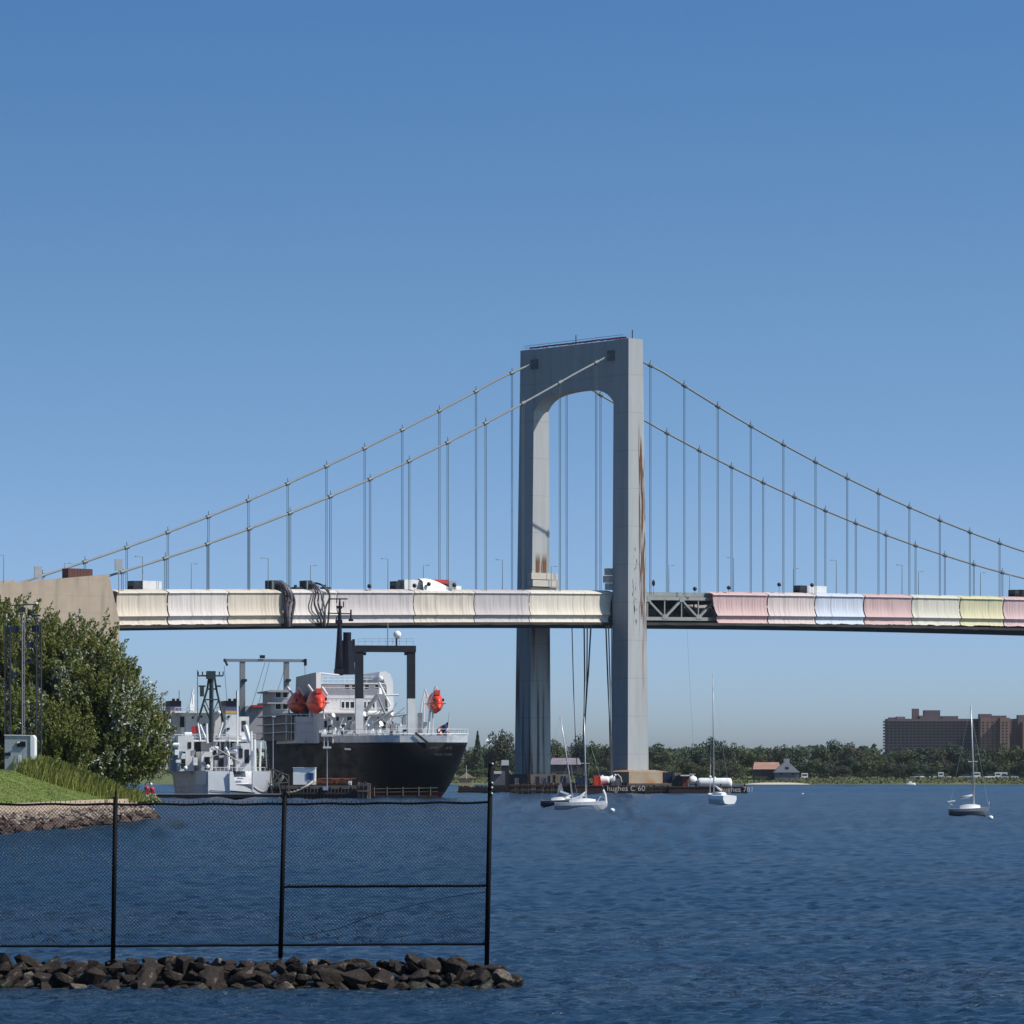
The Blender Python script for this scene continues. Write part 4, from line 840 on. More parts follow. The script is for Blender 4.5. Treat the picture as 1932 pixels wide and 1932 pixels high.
# ensign
fl=thing('flag','drooping stars and stripes flag on the stern staff of the black ship','flag',(S.X,S.D,0),S.t,None)
b=MB(); a=S.L(843,1399,-1); c=S.L(848,1344,-1.5); b.tube([a,c],.09,6); b.build('flagstaff',OFFW,fl)
P=[];a=S.L(846.5,1361,-1.4); 
for i in range(9):
    row=[]
    for j in range(10): row.append((a[0]-i*.29*(1-.0*j)+.25*math.sin(j*.9+i*.7)*.3,a[1]+.28*math.sin(i*1.5+j*.5),a[2]-.18*i-j*.24-.02*i*j))
    P.append(row)
fmx=[]
for i in range(8):
    for j in range(9): fmx.append(1 if (i<4 and j<5) else (2 if j%2 else 0))
MB().grid(P).build('cloth',M('flag_red',(.42,.05,.05),.8,.1,1),fl,mats2=[M('flag_blue',(.02,.03,.11),.8,.1,1),M('flag_white',(.6,.58,.55),.8,.1,1)],fm=fmx)
# ---------------------------------------------------------------- white survey ship
S=Ship('survey_ship','white ship with twin black-topped funnels and a dark lattice mast, left of the black ship','ship',454,795,13); o=S.o
WH=M('survey_hull_white',(.60,.61,.63),.45,.1,.25); addmix(WH,(.36,.36,.38),(.3,.3,.15),.55,.7)
st=[(0,5.6,5.0,.1,5.0),(6,6.1,5.6,-1,5.0),(20,6.5,6.2,-1,5.0),(45,6.3,5.2,-1,5.6),(60,3.6,1.6,-1,6.8),(68,.3,.1,-1,7.6)]
h=MB(); secs=hull_secs([(2.5,5.8,5.2,.1,2.6)]+[(a,b_,c_,d_,e_-2.4 if a<20 else e_) for a,b_,c_,d_,e_ in st[1:]],7); h.loft(secs); h.build('hull',WH,o)
MB().box(-6.3,6.3,-.3,30,-.5,.75).build('boot_stripe',M('black_boot_top',(.012,.012,.013),.6,.3,.5),o)
b=MB()
b.hexa([(-6.1,0,.5),(-2.1,0,.5),(-2.1,1.0,.5),(-6.1,1.0,.5),(-6.1,.0,5.0),(-2.1,.3,5.0),(-2.1,1.2,5.0),(-6.1,1.2,5.0)]); b.box(-6.3,-5.9,1.2,30,2.5,5.1); b.build('port_bulwark',WH,o)
b=MB(); b.hexa([(2.3,0,.5),(5.9,0,.5),(5.9,1.6,.5),(2.3,1.6,.5),(2.3,.2,4.9),(5.9,.2,4.9),(5.9,1.4,4.9),(2.3,1.4,4.9)]); b.box(5.7,6.1,1.6,30,2.5,5.1); b.build('starboard_bulwark',WH,o)
# stern ramp between the bulwarks: bright curved slope
P=[]
for i in range(9):
    q=i/8; P.append([(-2.1+1.2*q*0,-.1+5*q,.6+2.2*q+.6*math.sin(q*3.1)),(0,-.2+5*q,.5+2.2*q),(2.3,-.1+5*q,.6+2.2*q)])
MB().grid(P).build('stern_ramp',WHITE,o,smooth=True)
b=MB(); b.prism([(-2.1,.6),(-2.1,4.95),(-1.5,4.9),(-1.0,2.4),(0.6,2.2),(1.9,1.6),(2.3,.6)],-.4,.1); b.build('ramp_gate',WHITE,o)
b=MB(); b.bar((-2,-.5,1.3),(2.6,-.5,.9),.12,.25); b.bar((-5.8,-.1,1.4),(-2.6,-.1,1.2),.1,.12); b.build('rubbing_strake',DARK,o)
# superstructure
def bx(nm,rects,mat,par=None):
    b=MB()
    for (p0,p1,yl,ln) in rects: S.box(b,p0,p1,yl,ln)
    return b.build(nm,mat,par or o)
bx('main_house',[((325,1398),(478,1455),20,28)],OFFW); bx('second_deck_house',[((316,1344),(424,1398),26,20)],HW); bx('pilot_house',[((334,1346),(424,1372),30,12)],HW)
bx('deck_edge',[((318,1396),(482,1399),17,32),((330,1342),(424,1345),23,24)],WHITE)
bx('wheelhouse_block',[((402,1388),(456,1421),18,6)],M('pale_block',(.36,.36,.38),.5,.1,.4))
for x0,x1 in ((409,421),(427,441)):
    w_=bx('window',[((x0+2,1397),(x1+1,1416),17.9,.15)],GLASS); bx('window_frame',[((x0+5,1395),(x0+8,1418),17.8,.1)],OFFW,w_)
for x0,y0 in ((378,1350),(384,1365),(362,1352),(437,1349),(347,1405),(375,1412),(398,1410),(352,1432),(372,1432),(389,1435),(418,1412)):
    bx('window',[((x0,y0),(x0+3.6,y0+4),25.8 if y0<1398 else 19.8,.3)],GLASS)
for k,(x0,x1) in enumerate(((321,342),(426,450))):
    y0,y1=1262,1392; f_=bx('funnel',[((x0,1346),(x1,y1),18+8*(1-k),6)],HW); fy=18+8*(1-k)
    bx('funnel_yellow_band',[((x0-.2,1341),(x1+.2,1346),fy-.1,6.2)],M('yellow_band',(.55,.36,.07),.5,.1,1),f_); bx('funnel_blue_band',[((x0-.2,1332),(x1+.2,1341),fy-.1,6.2)],M('blue_band',(.09,.10,.22),.5,.1,1),f_); bx('funnel_cap',[((x0,1322),(x1,1332),fy-.2,6.4)],BLACK,f_)
    b=MB(); 
    for q in (.3,.7): S.pipe(b,[(x0+(x1-x0)*q,1323,fy+2),(x0+(x1-x0)*q,1318,fy+2)],.3,6)
    S.pipe(b,[(x1-4,1324,fy+1),(x1-4,1303,fy+1)],.06,4); b.build('exhaust_pipe',BLACK,f_)
for x,y in ((432,1352),(431,1375)): bx('vent_opening',[((x-2.5,y-1.8),(x+2.5,y+1.8),17.8,.3)],BLACK)
for (x0,x1,y0,y1,yl,mt) in ((336,366,1388,1455,14,OFFW),(446,474,1402,1455,13,HW),(380,402,1418,1455,12,OFFW),(405,440,1425,1455,15,HG),(452,470,1352,1398,22,HW),(322,340,1412,1455,16,HG)): bx('deck_cabin',[((x0,y0),(x1,y1),yl,8)],mt)
for (x0,x1,y0,y1,yl) in ((343,350,1418,1448,13.9),(355,361,1400,1412,13.9),(386,396,1428,1452,11.9),(451,458,1412,1430,12.9),(462,470,1414,1440,12.9),(412,422,1430,1450,14.9),(428,436,1430,1445,14.9),(366,379,1400,1430,19.8),(340,348,1352,1372,25.8),(456,464,1360,1380,21.9)): bx('door_opening',[((x0,y0),(x1,y1),yl,.12)],DARK)
for yy,yl,xa,xb in ((1391,17,318,482),(1386,17,318,482),(1335,23,330,424),(1448,1,400,500),(1362,31,350,424)):
    b=MB(); S.pipe(b,[(xa,yy,yl),(xb,yy,yl)],.05,4)
    for i in range(14): x=xa+(xb-xa)*i/13; S.pipe(b,[(x,yy,yl),(x,yy+9,yl)],.045,4)
    b.build('deck_railing',OFFW,o)
for i,(x,y,yl) in enumerate(((330,1405,14),(405,1412,10),(440,1418,10),(355,1385,16),(462,1395,12))):
    a=S.L(x,y,yl); b=MB(); b.tube([(a[0]-.7,yl,a[2]),(a[0]+.7,yl,a[2])],.38,10); b.build('raft_canister',WHITE,o)
# lattice mast
lm=M('mast_dark',(.02,.03,.035),.5,.2,1); b=MB()
S.pipe(b,[(398.5,1400,17),(399,1268,17)],.42,8)
S.pipe(b,[(373,1362,16),(391,1300,17),(396,1266,17)],.22,5); S.pipe(b,[(422,1360,16),(408,1300,17),(403,1266,17)],.22,5)
S.pipe(b,[(385,1330,16.5),(398,1362,17)],.16,4); S.pipe(b,[(414,1340,16.5),(421,1362,16)],.16,4); S.pipe(b,[(386,1320,16.5),(413,1320,16.5)],.14,4); S.pipe(b,[(391,1300,17),(408,1300,17)],.14,4); S.pipe(b,[(387,1322,16.6),(399,1350,17),(412,1322,16.6)],.12,4)
bm_=b.build('lattice_mast',lm,o)
b=MB(); S.box(b,(391,1266),(407,1281),16.3,1.5); S.pipe(b,[(374,1275,17),(421,1275,17)],.16,5)
for x in (374,382,414,421): S.pipe(b,[(x,1275,17),(x,1267,17)],.12,4)
S.box(b,(376,1293),(388,1296),16.4,1); S.box(b,(409,1293),(417,1296),16.4,1); S.box(b,(378,1296),(385,1314),16.4,.7); b.build('mast_platform',lm,bm_)
b=MB(); S.pipe(b,[(373,1365,22),(373,1264,22)],.13,5); b.build('whip_mast',GREY,o)
b=MB(); S.pipe(b,[(448,1410,16),(448,1304,16)],.16,6); b.build('pole_mast',WHITE,o)
# white davits, booms and A-frames on the after deck
for pts,rr_ in (([(462,1368,8),(471.5,1400,8)],.48),([(377,1367,14),(392,1402,14)],.22),([(420,1363,14),(412,1391,14)],.22),([(373,1365,10),(378,1398,10)],.22),([(390,1365,10),(391,1400,10)],.2),([(425,1410,6),(431,1422,6),(431,1452,6)],.28),([(480,1395,5),(481,1455,5)],.3),([(474,1380,6),(476,1455,6)],.22),([(492,1400,5),(490,1455,5)],.2),([(322,1340,12),(317,1400,12)],.16),([(316,1400,8),(314,1450,8)],.14),([(396,1430,5),(445,1408,5)],.12),([(402,1408,5),(455,1440,5)],.12),([(438,1345,12),(400,1420,8)],.08),([(500,1402,5),(503,1450,5)],.12)):
    b=MB(); S.pipe(b,pts,rr_,6); b.build('boom',WHITE if rr_>.13 else GREY,o)
rr=random.Random(11)
for i in range(26):
    x=330+rr.random()*165; y=1452-rr.random()*32; w_=rr.uniform(3,9); h_=rr.uniform(4,14); bx('deck_gear',[((x,y-h_),(x+w_,y),6+rr.random()*8,1.2)],rr.choice([WHITE,OFFW,OFFW,GREY,DARK,DARK]))
for i,(x,y) in enumerate(((350,1455),(392,1452),(413,1350))):
    a=S.L(x,y-6,4+i); MB().sphere(a,.38,10,8).build('deck_float',WHITE,o,smooth=True)
b=MB(); S.box(b,(362,1370),(376,1383),10,.2); b.build('red_signal_cloth',RED,o)
b=MB(); S.pipe(b,[(357,1345,28),(364,1300,28)],.16,5); S.pipe(b,[(364,1345,28),(365,1310,28)],.2,5); S.box(b,(358,1328),(367,1340),27,1.2); b.build('signal_mast',WHITE,o)
# hawsers
def rope(pts,r_,label,mat=ROPE,cat='rope',name='mooring_rope'):
    P=[at(*p) for p in pts]; Q=[]
    for i in range(len(P)-1):
        p0,p1,p2,p3=P[max(i-1,0)],P[i],P[i+1],P[min(i+2,len(P)-1)]
        for k in range(5): t=k/5; Q.append(.5*((2*p1)+(p2-p0)*t+(2*p0-5*p1+4*p2-p3)*t*t+(3*p1-p0-3*p2+p3)*t*t*t))
    Q.append(P[-1]); o=MB().tube(Q,r_,7).build(name,mat,smooth=True); tag(o,label,cat); return o
rope([(508,1478,792),(516,1484,790),(524,1480,789),(531,1470,789),(535,1464,789)],.26,'thick pale hose drooping from the white ship to the pier end')
rope([(538,1496,789),(550,1495,789),(565,1490,789),(580,1482,789),(593,1472,790)],.2,'long pale hose curving up from the water to the white cabin on the pier')
rope([(480,1486,792),(492,1494,791),(505,1496,790),(516,1494,790),(522,1500,789),(528,1508,789)],.28,'coil of pale rope hanging over the black fender at the right of the white ship')
# black floating fender along the survey ship
fd=thing('floating_fender','long black floating fender lying low under the stern of the white ship','fender',tuple(at(290,1500,788)*1),0)
b=MB(); 
for i in range(16): p=at(292+i*15.2,1503,788); b.tube([(p.x-.72,788,.15),(p.x+.72,788,.15)],.62,10)
b.build('fender_drum',BLACK,fd,world=True)
b=MB(); p=at(290,1500,787.6); q=at(530,1500,787.6); b.tube([(p.x,787.4,.75),(q.x,787.4,.75)],.07,5); b.build('chain',GREY,fd,world=True)
# ---------------------------------------------------------------- timber pier
pr=thing('timber_pier','dark timber pier on piles running between the two ships','pier',tuple(at(512,1480,790)),0)
b=MB(); a=at(508,1482,790); c=at(696,1482,790); b.box(a.x,c.x,789,797,1.7,2.3); b.build('pier_deck',WOOD,pr,world=True)
b=MB()
for i in range(30): x=a.x+(c.x-a.x)*i/29; b.tube([(x,789.0,-1),(x+.05*math.sin(i*3),789,1.75+.3*(i%3==0))],.2,7); b.tube([(x,795,-1),(x,795,1.7)],.2,7)
b.box(a.x,c.x,788.7,788.95,.7,1.1); b.build('piles',DKWOOD,pr,world=True)['kind']='stuff'
dol=thing('mooring_dolphin','weathered grey timber dolphin at the right end of the pier','dolphin',tuple(at(686,1500,788)),0)
b=MB(); 
for i in range(6): p=at(676+i*4.2,1500,788); b.tube([(p.x,788+.3*(i%2),-1),(p.x,788+.3*(i%2),3.0-.12*(i%3))],.24,7)
p=at(674,0,787.6); q=at(700,0,787.6); b.box(p.x,q.x,787.4,787.7,2.3,2.6); b.box(p.x,q.x,787.4,787.7,1.2,1.5); b.build('pile_cluster',WOOD,dol,world=True)
cf=thing('floating_boom','low rusty floating boom with posts under the black stern','boom',tuple(at(702,1500,789)),0)
b=MB(); a=at(702,0,789); c=at(826,0,789); b.box(a.x,c.x,788.6,789.6,-.2,.55); b.build('float',DKWOOD,cf,world=True)
b=MB(); b.tube([(a.x,788.6,1.7),(c.x,788.6,1.9)],.07,5); b.tube([(a.x,788.6,1.1),(c.x,788.6,1.2)],.05,5)
for px in (706,730,760,790,812): p=at(px,0,788.6); b.tube([(p.x,788.6,.4),(p.x,788.6,2.1)],.11,6)
b.build('guard_rail',WOOD,cf,world=True)
cab=thing('pier_cabin','white cabin with a blue panel on its right end, standing on the pier','cabin',tuple(at(553,1476,790)),0)
b=MB(); a=at(553,1478,790); c=at(595,1449,790); b.box(a.x,c.x,790,793.4,2.5,c.z); b.build('walls',WHITE,cab,world=True)
b=MB(); b.box(a.x-.1,c.x+.1,789.8,793.6,c.z,c.z+.12); b.build('roof',OFFW,cab,world=True)
b=MB(); p=at(578,1471,789.95); q=at(592,1458,789.95); b.box(p.x,q.x,789.9,789.96,p.z,q.z); b.build('blue_panel',M('blue_panel_paint',(.05,.09,.22),.5,.25,1),cab,world=True)
b=MB(); b.box(a.x,c.x,790.2,793,2.3,2.5); b.build('base_frame',RUST,cab,world=True)
def lamp_post(x,y0,y1,D,label,head):
    t=thing('lamp_post',label,'lamp post',tuple(at(x,y0,D))); p=at(x,y0,D); q=at(x,y1,D); MB().tube([(p.x,D,2.0),(q.x,D,q.z)],[.13,.08],7).build('pole',GREY,t,world=True)
    b=MB()
    if head: b.box(q.x-.75,q.x+.75,D-.2,D+.2,q.z,q.z+.35); b.box(q.x-.6,q.x-.45,D-.1,D+.1,q.z+.35,q.z+2.2); b.box(q.x+.1,q.x+.25,D-.1,D+.1,q.z+.35,q.z+2.2); b.box(q.x-1.1,q.x+1.3,D-.3,D+.3,q.z+2.2,q.z+2.6)
    else: b.box(q.x-.2,q.x+.5,D-.15,D+.15,q.z-.1,q.z+.12)
    b.build('lamp_head',OFFW,t,world=True)
lamp_post(617,1478,1412,789,'slim post with a white framed head, right of the white pier cabin',True)
lamp_post(515,1480,1352,789,'tall slim pale post between the two ships',False)
def bits(name,label,cat,rects,mat,D=790.5,grp=None):
    t=thing(name,label,cat,tuple(at(rects[0][0],rects[0][3],D)));
    b=MB()
    for x0,x1,y0,y1 in rects: p=at(x0,y1,D); q=at(x1,y0,D); b.box(p.x,q.x,D,D+1.6,p.z,q.z); 
    b.build('body',mat,t,world=True); return t
rs=M('rusty_orange',(.16,.06,.03),.8,.35,.8)
t=bits('pipe_stack','rusty red-brown stack of pipes on the pier, right of the white cabin','pipes',[(598,614,1471,1480),(614,632,1473,1480),(630,655,1471,1479)],rs)
b=MB(); 
for i in range(7): p=at(600+i*7.5,1470+(i%3)*1.5,790.2); b.tube([(p.x,790.2,p.z),(p.x+2.6,790.1,p.z+.1)],.16,6)
b.build('pipe',rs,t,world=True)
t=bits('bollard','small white mooring bollard on the pier behind the fence','bollard',[(657,663,1472,1481)],WHITE); b=MB(); p=at(660,1471,791); b.sphere((p.x,791,p.z),.42,10,6,(1,1,.5)); b.build('cap',WHITE,t,world=True); p=at(648,1478,791); MB().tube([(p.x-.6,791,p.z),(p.x+.9,791,p.z)],.14,6).build('coiled_line',WHITE,t,world=True)
t=bits('notice_board','small pale blue notice board on the edge of the pier','board',[(609,618,1484,1491)],M('pale_blue_board',(.30,.34,.45),.5,.1,1),788.2)
t=thing('gangway_frame','brown lattice gangway frame between the white ship and the pier','frame',tuple(at(512,1480,788.5)))
b=MB()
for a_,c_ in (((512,1450),(545,1463)),((510,1478),(545,1476)),((512,1450),(510,1478)),((545,1463),(545,1500)),((515,1452),(530,1476)),((530,1457),(516,1476)),((530,1457),(545,1476)),((510,1478),(514,1496)),((526,1478),(530,1498))): b.bar(at(*a_,788.5),at(*c_,788.5),.16)
b.build('frame',M('brown_pipe',(.16,.12,.08),.7,.3,1),t,world=True)
t=thing('red_buoy','red float with a white top at the tip of the rocky point','buoy',tuple(at(279,1492,520)));b=MB();p=at(277,1489,520);q=at(287,1489,520); b.sphere((p.x,520,p.z+.1),.33,10,8); b.sphere((q.x,520,q.z),.3,10,8); b.box(p.x-.3,q.x+.3,519.8,520.3,p.z-.9,p.z-.2); b.build('float',RED,t,world=True);MB().sphere((p.x+.5,520,p.z+.62),.18,8,6).build('top',WHITE,t,world=True)
# ---------------------------------------------------------------- traffic, lamps and work gear on the bridge
def deckpt(px,u): s=s_of(px,u); return s,BW(s,u,zt(s)-1.1)
def truck(px0,px1,u,cabside,label,cargo,mat,H=3.1,name='box_truck',redload=False):
    s0,s1=s_of(px0,u),s_of(px1,u); L_=s1-s0; t=thing(name,label,'truck',tuple(BW((s0+s1)/2,u,zt((s0+s1)/2)-1.1)),PHI)
    cl=2.3; xa,xb=(-L_/2,-L_/2+cl) if cabside<0 else (L_/2-cl,L_/2)
    b=MB(); b.box(xa,xb,-1.1,1.1,.9,2.9); b.build('cab',DARK if mat is not DARK else BLACK,t); b=MB(); wx=xa-.02 if cabside<0 else xb; b.box(wx,wx+.04,-1,1,1.9,2.6); b.box(xa+.3,xb-.6,-1.13,-1.1,1.9,2.6); b.build('windscreen',GLASS,t)
    ca,cb=(-L_/2+cl+.2,L_/2) if cabside<0 else (-L_/2,L_/2-cl-.2)
    if cargo: b=MB(); b.box(ca,cb,-1.25,1.25,1.1,H); b.build('cargo_box',mat,t)
    b=MB(); b.box(-L_/2,L_/2,-.9,.9,.7,1.0); b.build('chassis',DARK,t)
    for x in (-L_/2+1.2,L_/2-1.3,L_/2-2.6):
        for y in (-1.1,1.1): MB().tube([(x,y-.15,.5),(x,y+.15,.5)],.5,12).build('wheel',BLACK,t)
    return t,L_
truck(246,299,9,-1,'white box truck just right of the concrete anchorage',True,OFFW,3.0)
truck(741,793,9,-1,'long white box truck left of the red load on the deck',True,OFFW,3.35)
truck(1503,1553,9,-1,'white box truck above the bluish white tarpaulin',True,OFFW,2.9)
truck(1908,1955,9,-1,'dark truck at the right edge of the picture on the bridge deck',True,DARK,3.0)
t=thing('white_tent_cover','white humped cover on the deck beside the long white truck','cover',tuple(BW(s_of(812,8),8,zt(s_of(812,8))-1.1)),PHI)
P=[]
sa,sb=s_of(790,8),s_of(846,8); sm=s_of(812,8)
for s in np.linspace(sa,sb,14):
    q=(s-sa)/(sb-sa); h=3.4*(1-q**2.2)+1.0*q; P.append([(s-sm,-1.9,.6),(s-sm,-1.5,h*.8+.2),(s-sm,0,h+.15),(s-sm,1.5,h*.8),(s-sm,1.9,.6)])
MB().grid(P).build('sheet',WHITE,t,smooth=True)
t=thing('flatbed_truck','red and grey loaded truck behind the white humped cover','truck',tuple(BW(s_of(822,12),12,zt(s_of(822,12))-1.1)),PHI)
b=MB(); b.box(-5,4,-1.2,1.2,1,1.4); b.build('bed',DARK,t); b=MB(); b.hexa([(-4.5,-1,3.0),(3.0,-1,2.6),(3.0,1,2.6),(-4.5,1,3.0),(-2,-1,3.5),(3.4,-1,3.6),(3.4,1,3.6),(-2,1,3.5)]); b.build('red_load',RED,t); b=MB(); b.box(3.2,5.4,-1.1,1.1,1,3.3); b.build('cab',GREY,t); b=MB(); b.box(5.5,7.2,-1.0,1.0,.9,2.2); b.build('bonnet',WHITE,t)
for x in (-4,-2.5,4.5):
    for y in (-1.1,1.1): MB().tube([(x,y-.15,.5),(x,y+.15,.5)],.5,12).build('wheel',BLACK,t)
def collector(px0,px1,label,hoses):
    u=8; s0,s1=s_of(px0,u),s_of(px1,u); sm=(s0+s1)/2; t=thing('dust_collector',label,'dust collector',tuple(BW(sm,u,zt(sm)-1.1)),PHI); L_=s1-s0
    dk=M('collector_green_black',(.018,.026,.028),.55,.2,.6)
    b=MB(); b.prism([(-L_/2,.6),(-L_/2,3.0),(L_/2-2.6,3.05),(L_/2-.3,1.7),(L_/2,.9),(L_/2,.6)],-1.2,1.2); b.build('housing',dk,t)
    b=MB(); b.box(-L_/2+.3,-L_/2+.5,-1.25,-1.2,.8,2.9); b.box(-L_/2+1.9,-L_/2+2.05,-1.25,-1.2,.8,2.9); b.build('door_trim',GREY,t)
    b=MB(); b.box(L_/2+1.6,L_/2+3.4,-.8,.8,.7,1.7); b.tube([(L_/2+2.2,0,1.6),(L_/2+2.2,0,2.2)],.35,8); b.build('compressor',dk,t)
    b=MB(); b.box(-L_/2,L_/2,-.9,.9,.4,.6); b.build('skid',DARK,t)
    hm_=M('hose_dark',(.045,.035,.045),.5,.3,1.2); hl=M('hose_grey',(.17,.15,.16),.5,.2,1.2)
    for k,(pts,rr_,lite) in enumerate(hoses):
        P=[]
        for (px,py,uu) in pts: s=s_of(px,uu); P.append(Vector((s-sm,uu-u,z_of(px,py,uu)-(zt(sm)-1.1))))
        Q=[]
        for i in range(len(P)-1):
            p0,p1,p2,p3=P[max(i-1,0)],P[i],P[i+1],P[min(i+2,len(P)-1)]
            for kk in range(6): q=kk/6; Q.append(.5*((2*p1)+(p2-p0)*q+(2*p0-5*p1+4*p2-p3)*q*q+(3*p1-p0-3*p2+p3)*q**3))
        Q.append(P[-1]); MB().tube(Q,rr_,8).build('hose',hl if lite else hm_,t,smooth=True)
collector(506,543,'dark dust collector with one thick bundle of hoses hanging over the tarpaulins',[
 ([(520,1102,7.5),(530,1102,6),(539,1112,4.5),(544,1128,4.4),(540,1145,4.2),(541,1165,4.0),(542,1182,4.4)],.42,False),([(524,1100,7.5),(534,1102,6),(545,1114,4.4),(550,1132,4.3),(546,1150,4.1),(545,1168,3.9),(545,1182,4.3)],.42,True),([(520,1099,7.5),(536,1103,6),(548,1116,4.3),(555,1134,4.2),(553,1150,4.0),(550,1166,3.8),(548,1183,4.2)],.36,False),([(516,1103,7.5),(528,1104,6),(537,1116,4.6),(538,1136,4.5),(537,1156,4.3),(539,1182,4.5)],.36,False)])
collector(571,598,'dark dust collector with several splayed thin hoses, left of the black ship mast',[
 ([(583,1101,7.5),(590,1106,5.5),(596,1118,4.4),(593,1135,4.3),(597,1152,4.1),(603,1165,4.0),(608,1182,4.3)],.2,False),([(586,1101,7.5),(594,1106,5.5),(601,1120,4.3),(600,1138,4.1),(605,1154,4.0),(610,1168,3.9),(611,1182,4.2)],.2,False),([(588,1100,7.5),(598,1106,5.5),(606,1120,4.2),(611,1140,4.1),(614,1160,4.0),(613,1182,4.1)],.2,True),([(594,1100,7.5),(606,1103,5.5),(617,1115,4.3),(622,1126,4.2),(615,1144,4.1),(612,1162,3.9),(613,1182,4.1)],.2,False),([(597,1100,7.5),(611,1106,5.5),(621,1118,4.2),(621,1140,4.0),(620,1162,3.9),(618,1182,4.0)],.22,False)])
bn=thing('container','brown box container on top of the concrete anchorage','container',tuple(BW(s_of(146,3),3,46.3)),PHI); b=MB(); b.box(-3.2,3.2,-1.2,1.2,.4,3.0); b.build('box',M('container_brown',(.10,.035,.028),.7,.25,.6),bn); b=MB(); b.box(-3.2,3.2,-1.2,1.2,.1,.4); b.build('skid',DARK,bn); b=MB()
for i in range(9): b.box(-3+.75*i,-2.9+.75*i,-1.25,-1.2,.5,2.9)
b.build('ribs',RUST,bn)
for px in (72,224):
    s=s_of(px+0,5); zz=z_of(px,1080 if px<100 else 1066,5); t=thing('sign_panel','pale grey panel on a post beside the anchorage, '+('left one above the trees' if px<100 else 'right one at the cable end'),'sign',tuple(BW(s,5,44)),PHI); b=MB(); b.box(-1.0,1.0,-.08,.08,zz-44-1.3,zz-44+1.3); b.build('panel',GREY,t); MB().tube([(0,0,0),(0,0,zz-44-1.2)],.1,5).build('post',GREY,t)
lampm=M('lamp_grey',(.22,.24,.25),.5,.1,1)
def street_lamp(px,ytop,near,side,label):
    u=7.8 if near else 32.8; s=s_of(px,u); z=z_of(px,ytop,u); z0=zt(s)-1.0 if s>sA else 43; t=thing('street_lamp',label,'street lamp',tuple(BW(s,u,z0)),PHI,'street lamps along the bridge deck')
    h=z-z0; MB().tube([(0,0,0),(0,0,h)],[.13,.07],6).build('pole',lampm,t); MB().tube([(0,0,h-.15),(side*1.0,0,h),(side*1.7,0,h)],.06,5).build('arm',lampm,t); b=MB(); b.box(side*1.5-.45,side*1.5+.45,-.18,.18,h-.12,h+.06); b.build('lamp_head',lampm,t)
LP=[(7,1047,1,-1,'street lamp at the left edge of the picture, above the trees'),(122,1062,0,1,'small street lamp left of the brown container on the anchorage'),(269,1050,1,-1,'street lamp above the white box truck beside the anchorage'),(361,1063,0,1,'street lamp second to the right of the anchorage'),(506,1053,1,-1,'street lamp above the first dust collector'),(586,1066,0,1,'street lamp behind the second dust collector'),(732,1054,1,-1,'street lamp just left of the long white truck'),(799,1066,0,1,'street lamp behind the long white truck and red load'),(948,1056,1,-1,'street lamp nearest left of the bridge tower'),(1040,1068,0,1,'street lamp seen through the tower arch'),(1182,1060,0,-1,'street lamp behind the right tower leg'),(1262,1066,0,1,'street lamp just right of the tower'),(1384,1052,1,-1,'street lamp above the left end of the first pink tarpaulin'),(1497,1072,0,1,'street lamp left of the truck over the bluish tarpaulin'),(1578,1057,1,-1,'street lamp right of the truck over the bluish tarpaulin'),(1702,1066,1,-1,'street lamp above the right end of the salmon tarpaulin'),(1733,1078,0,1,'shorter street lamp above the left end of the cream tarpaulin'),(1850,1080,0,1,'street lamp above the yellow tarpaulin'),(1905,1085,0,1,'street lamp left of the dark truck at the right edge')]
for a in LP: street_lamp(*a)
bk=M('beacon_black',(.012,.014,.02),.4,.2,2)
for i,(px,py,l) in enumerate(((697,1106,'left of the white truck'),(714,1106,''),(782,1105,'in front of the long white truck'),(809,1102,'at the left end of the red load'),(857,1104,'just right of the red load'),(1233,1100,'nearest right of the tower'),(1311,1111,'above the bare truss'),(1375,1109,'above the first pink tarpaulin'),(1470,1103,'above the pale pink tarpaulin'),(1532,1104,'at the right end of the white truck over the bluish tarpaulin'),(1275,1112,''))):
    if not l: continue
    s=s_of(px,5.6); t=thing('warning_beacon','round black beacon '+l,'beacon',tuple(BW(s,5.6,zt(s)-1)),PHI,'round black beacons along the deck edge'); h=z_of(px,py,5.6)-zt(s)+1
    MB().tube([(0,0,0),(0,0,h)],.04,5).build('stalk',bk,t); MB().sphere((0,0,h),.52 if px!=1233 else .5,10,8,(1,1,1) if px!=1233 else (.8,.8,1.6)).build('lens',bk,t,smooth=True)
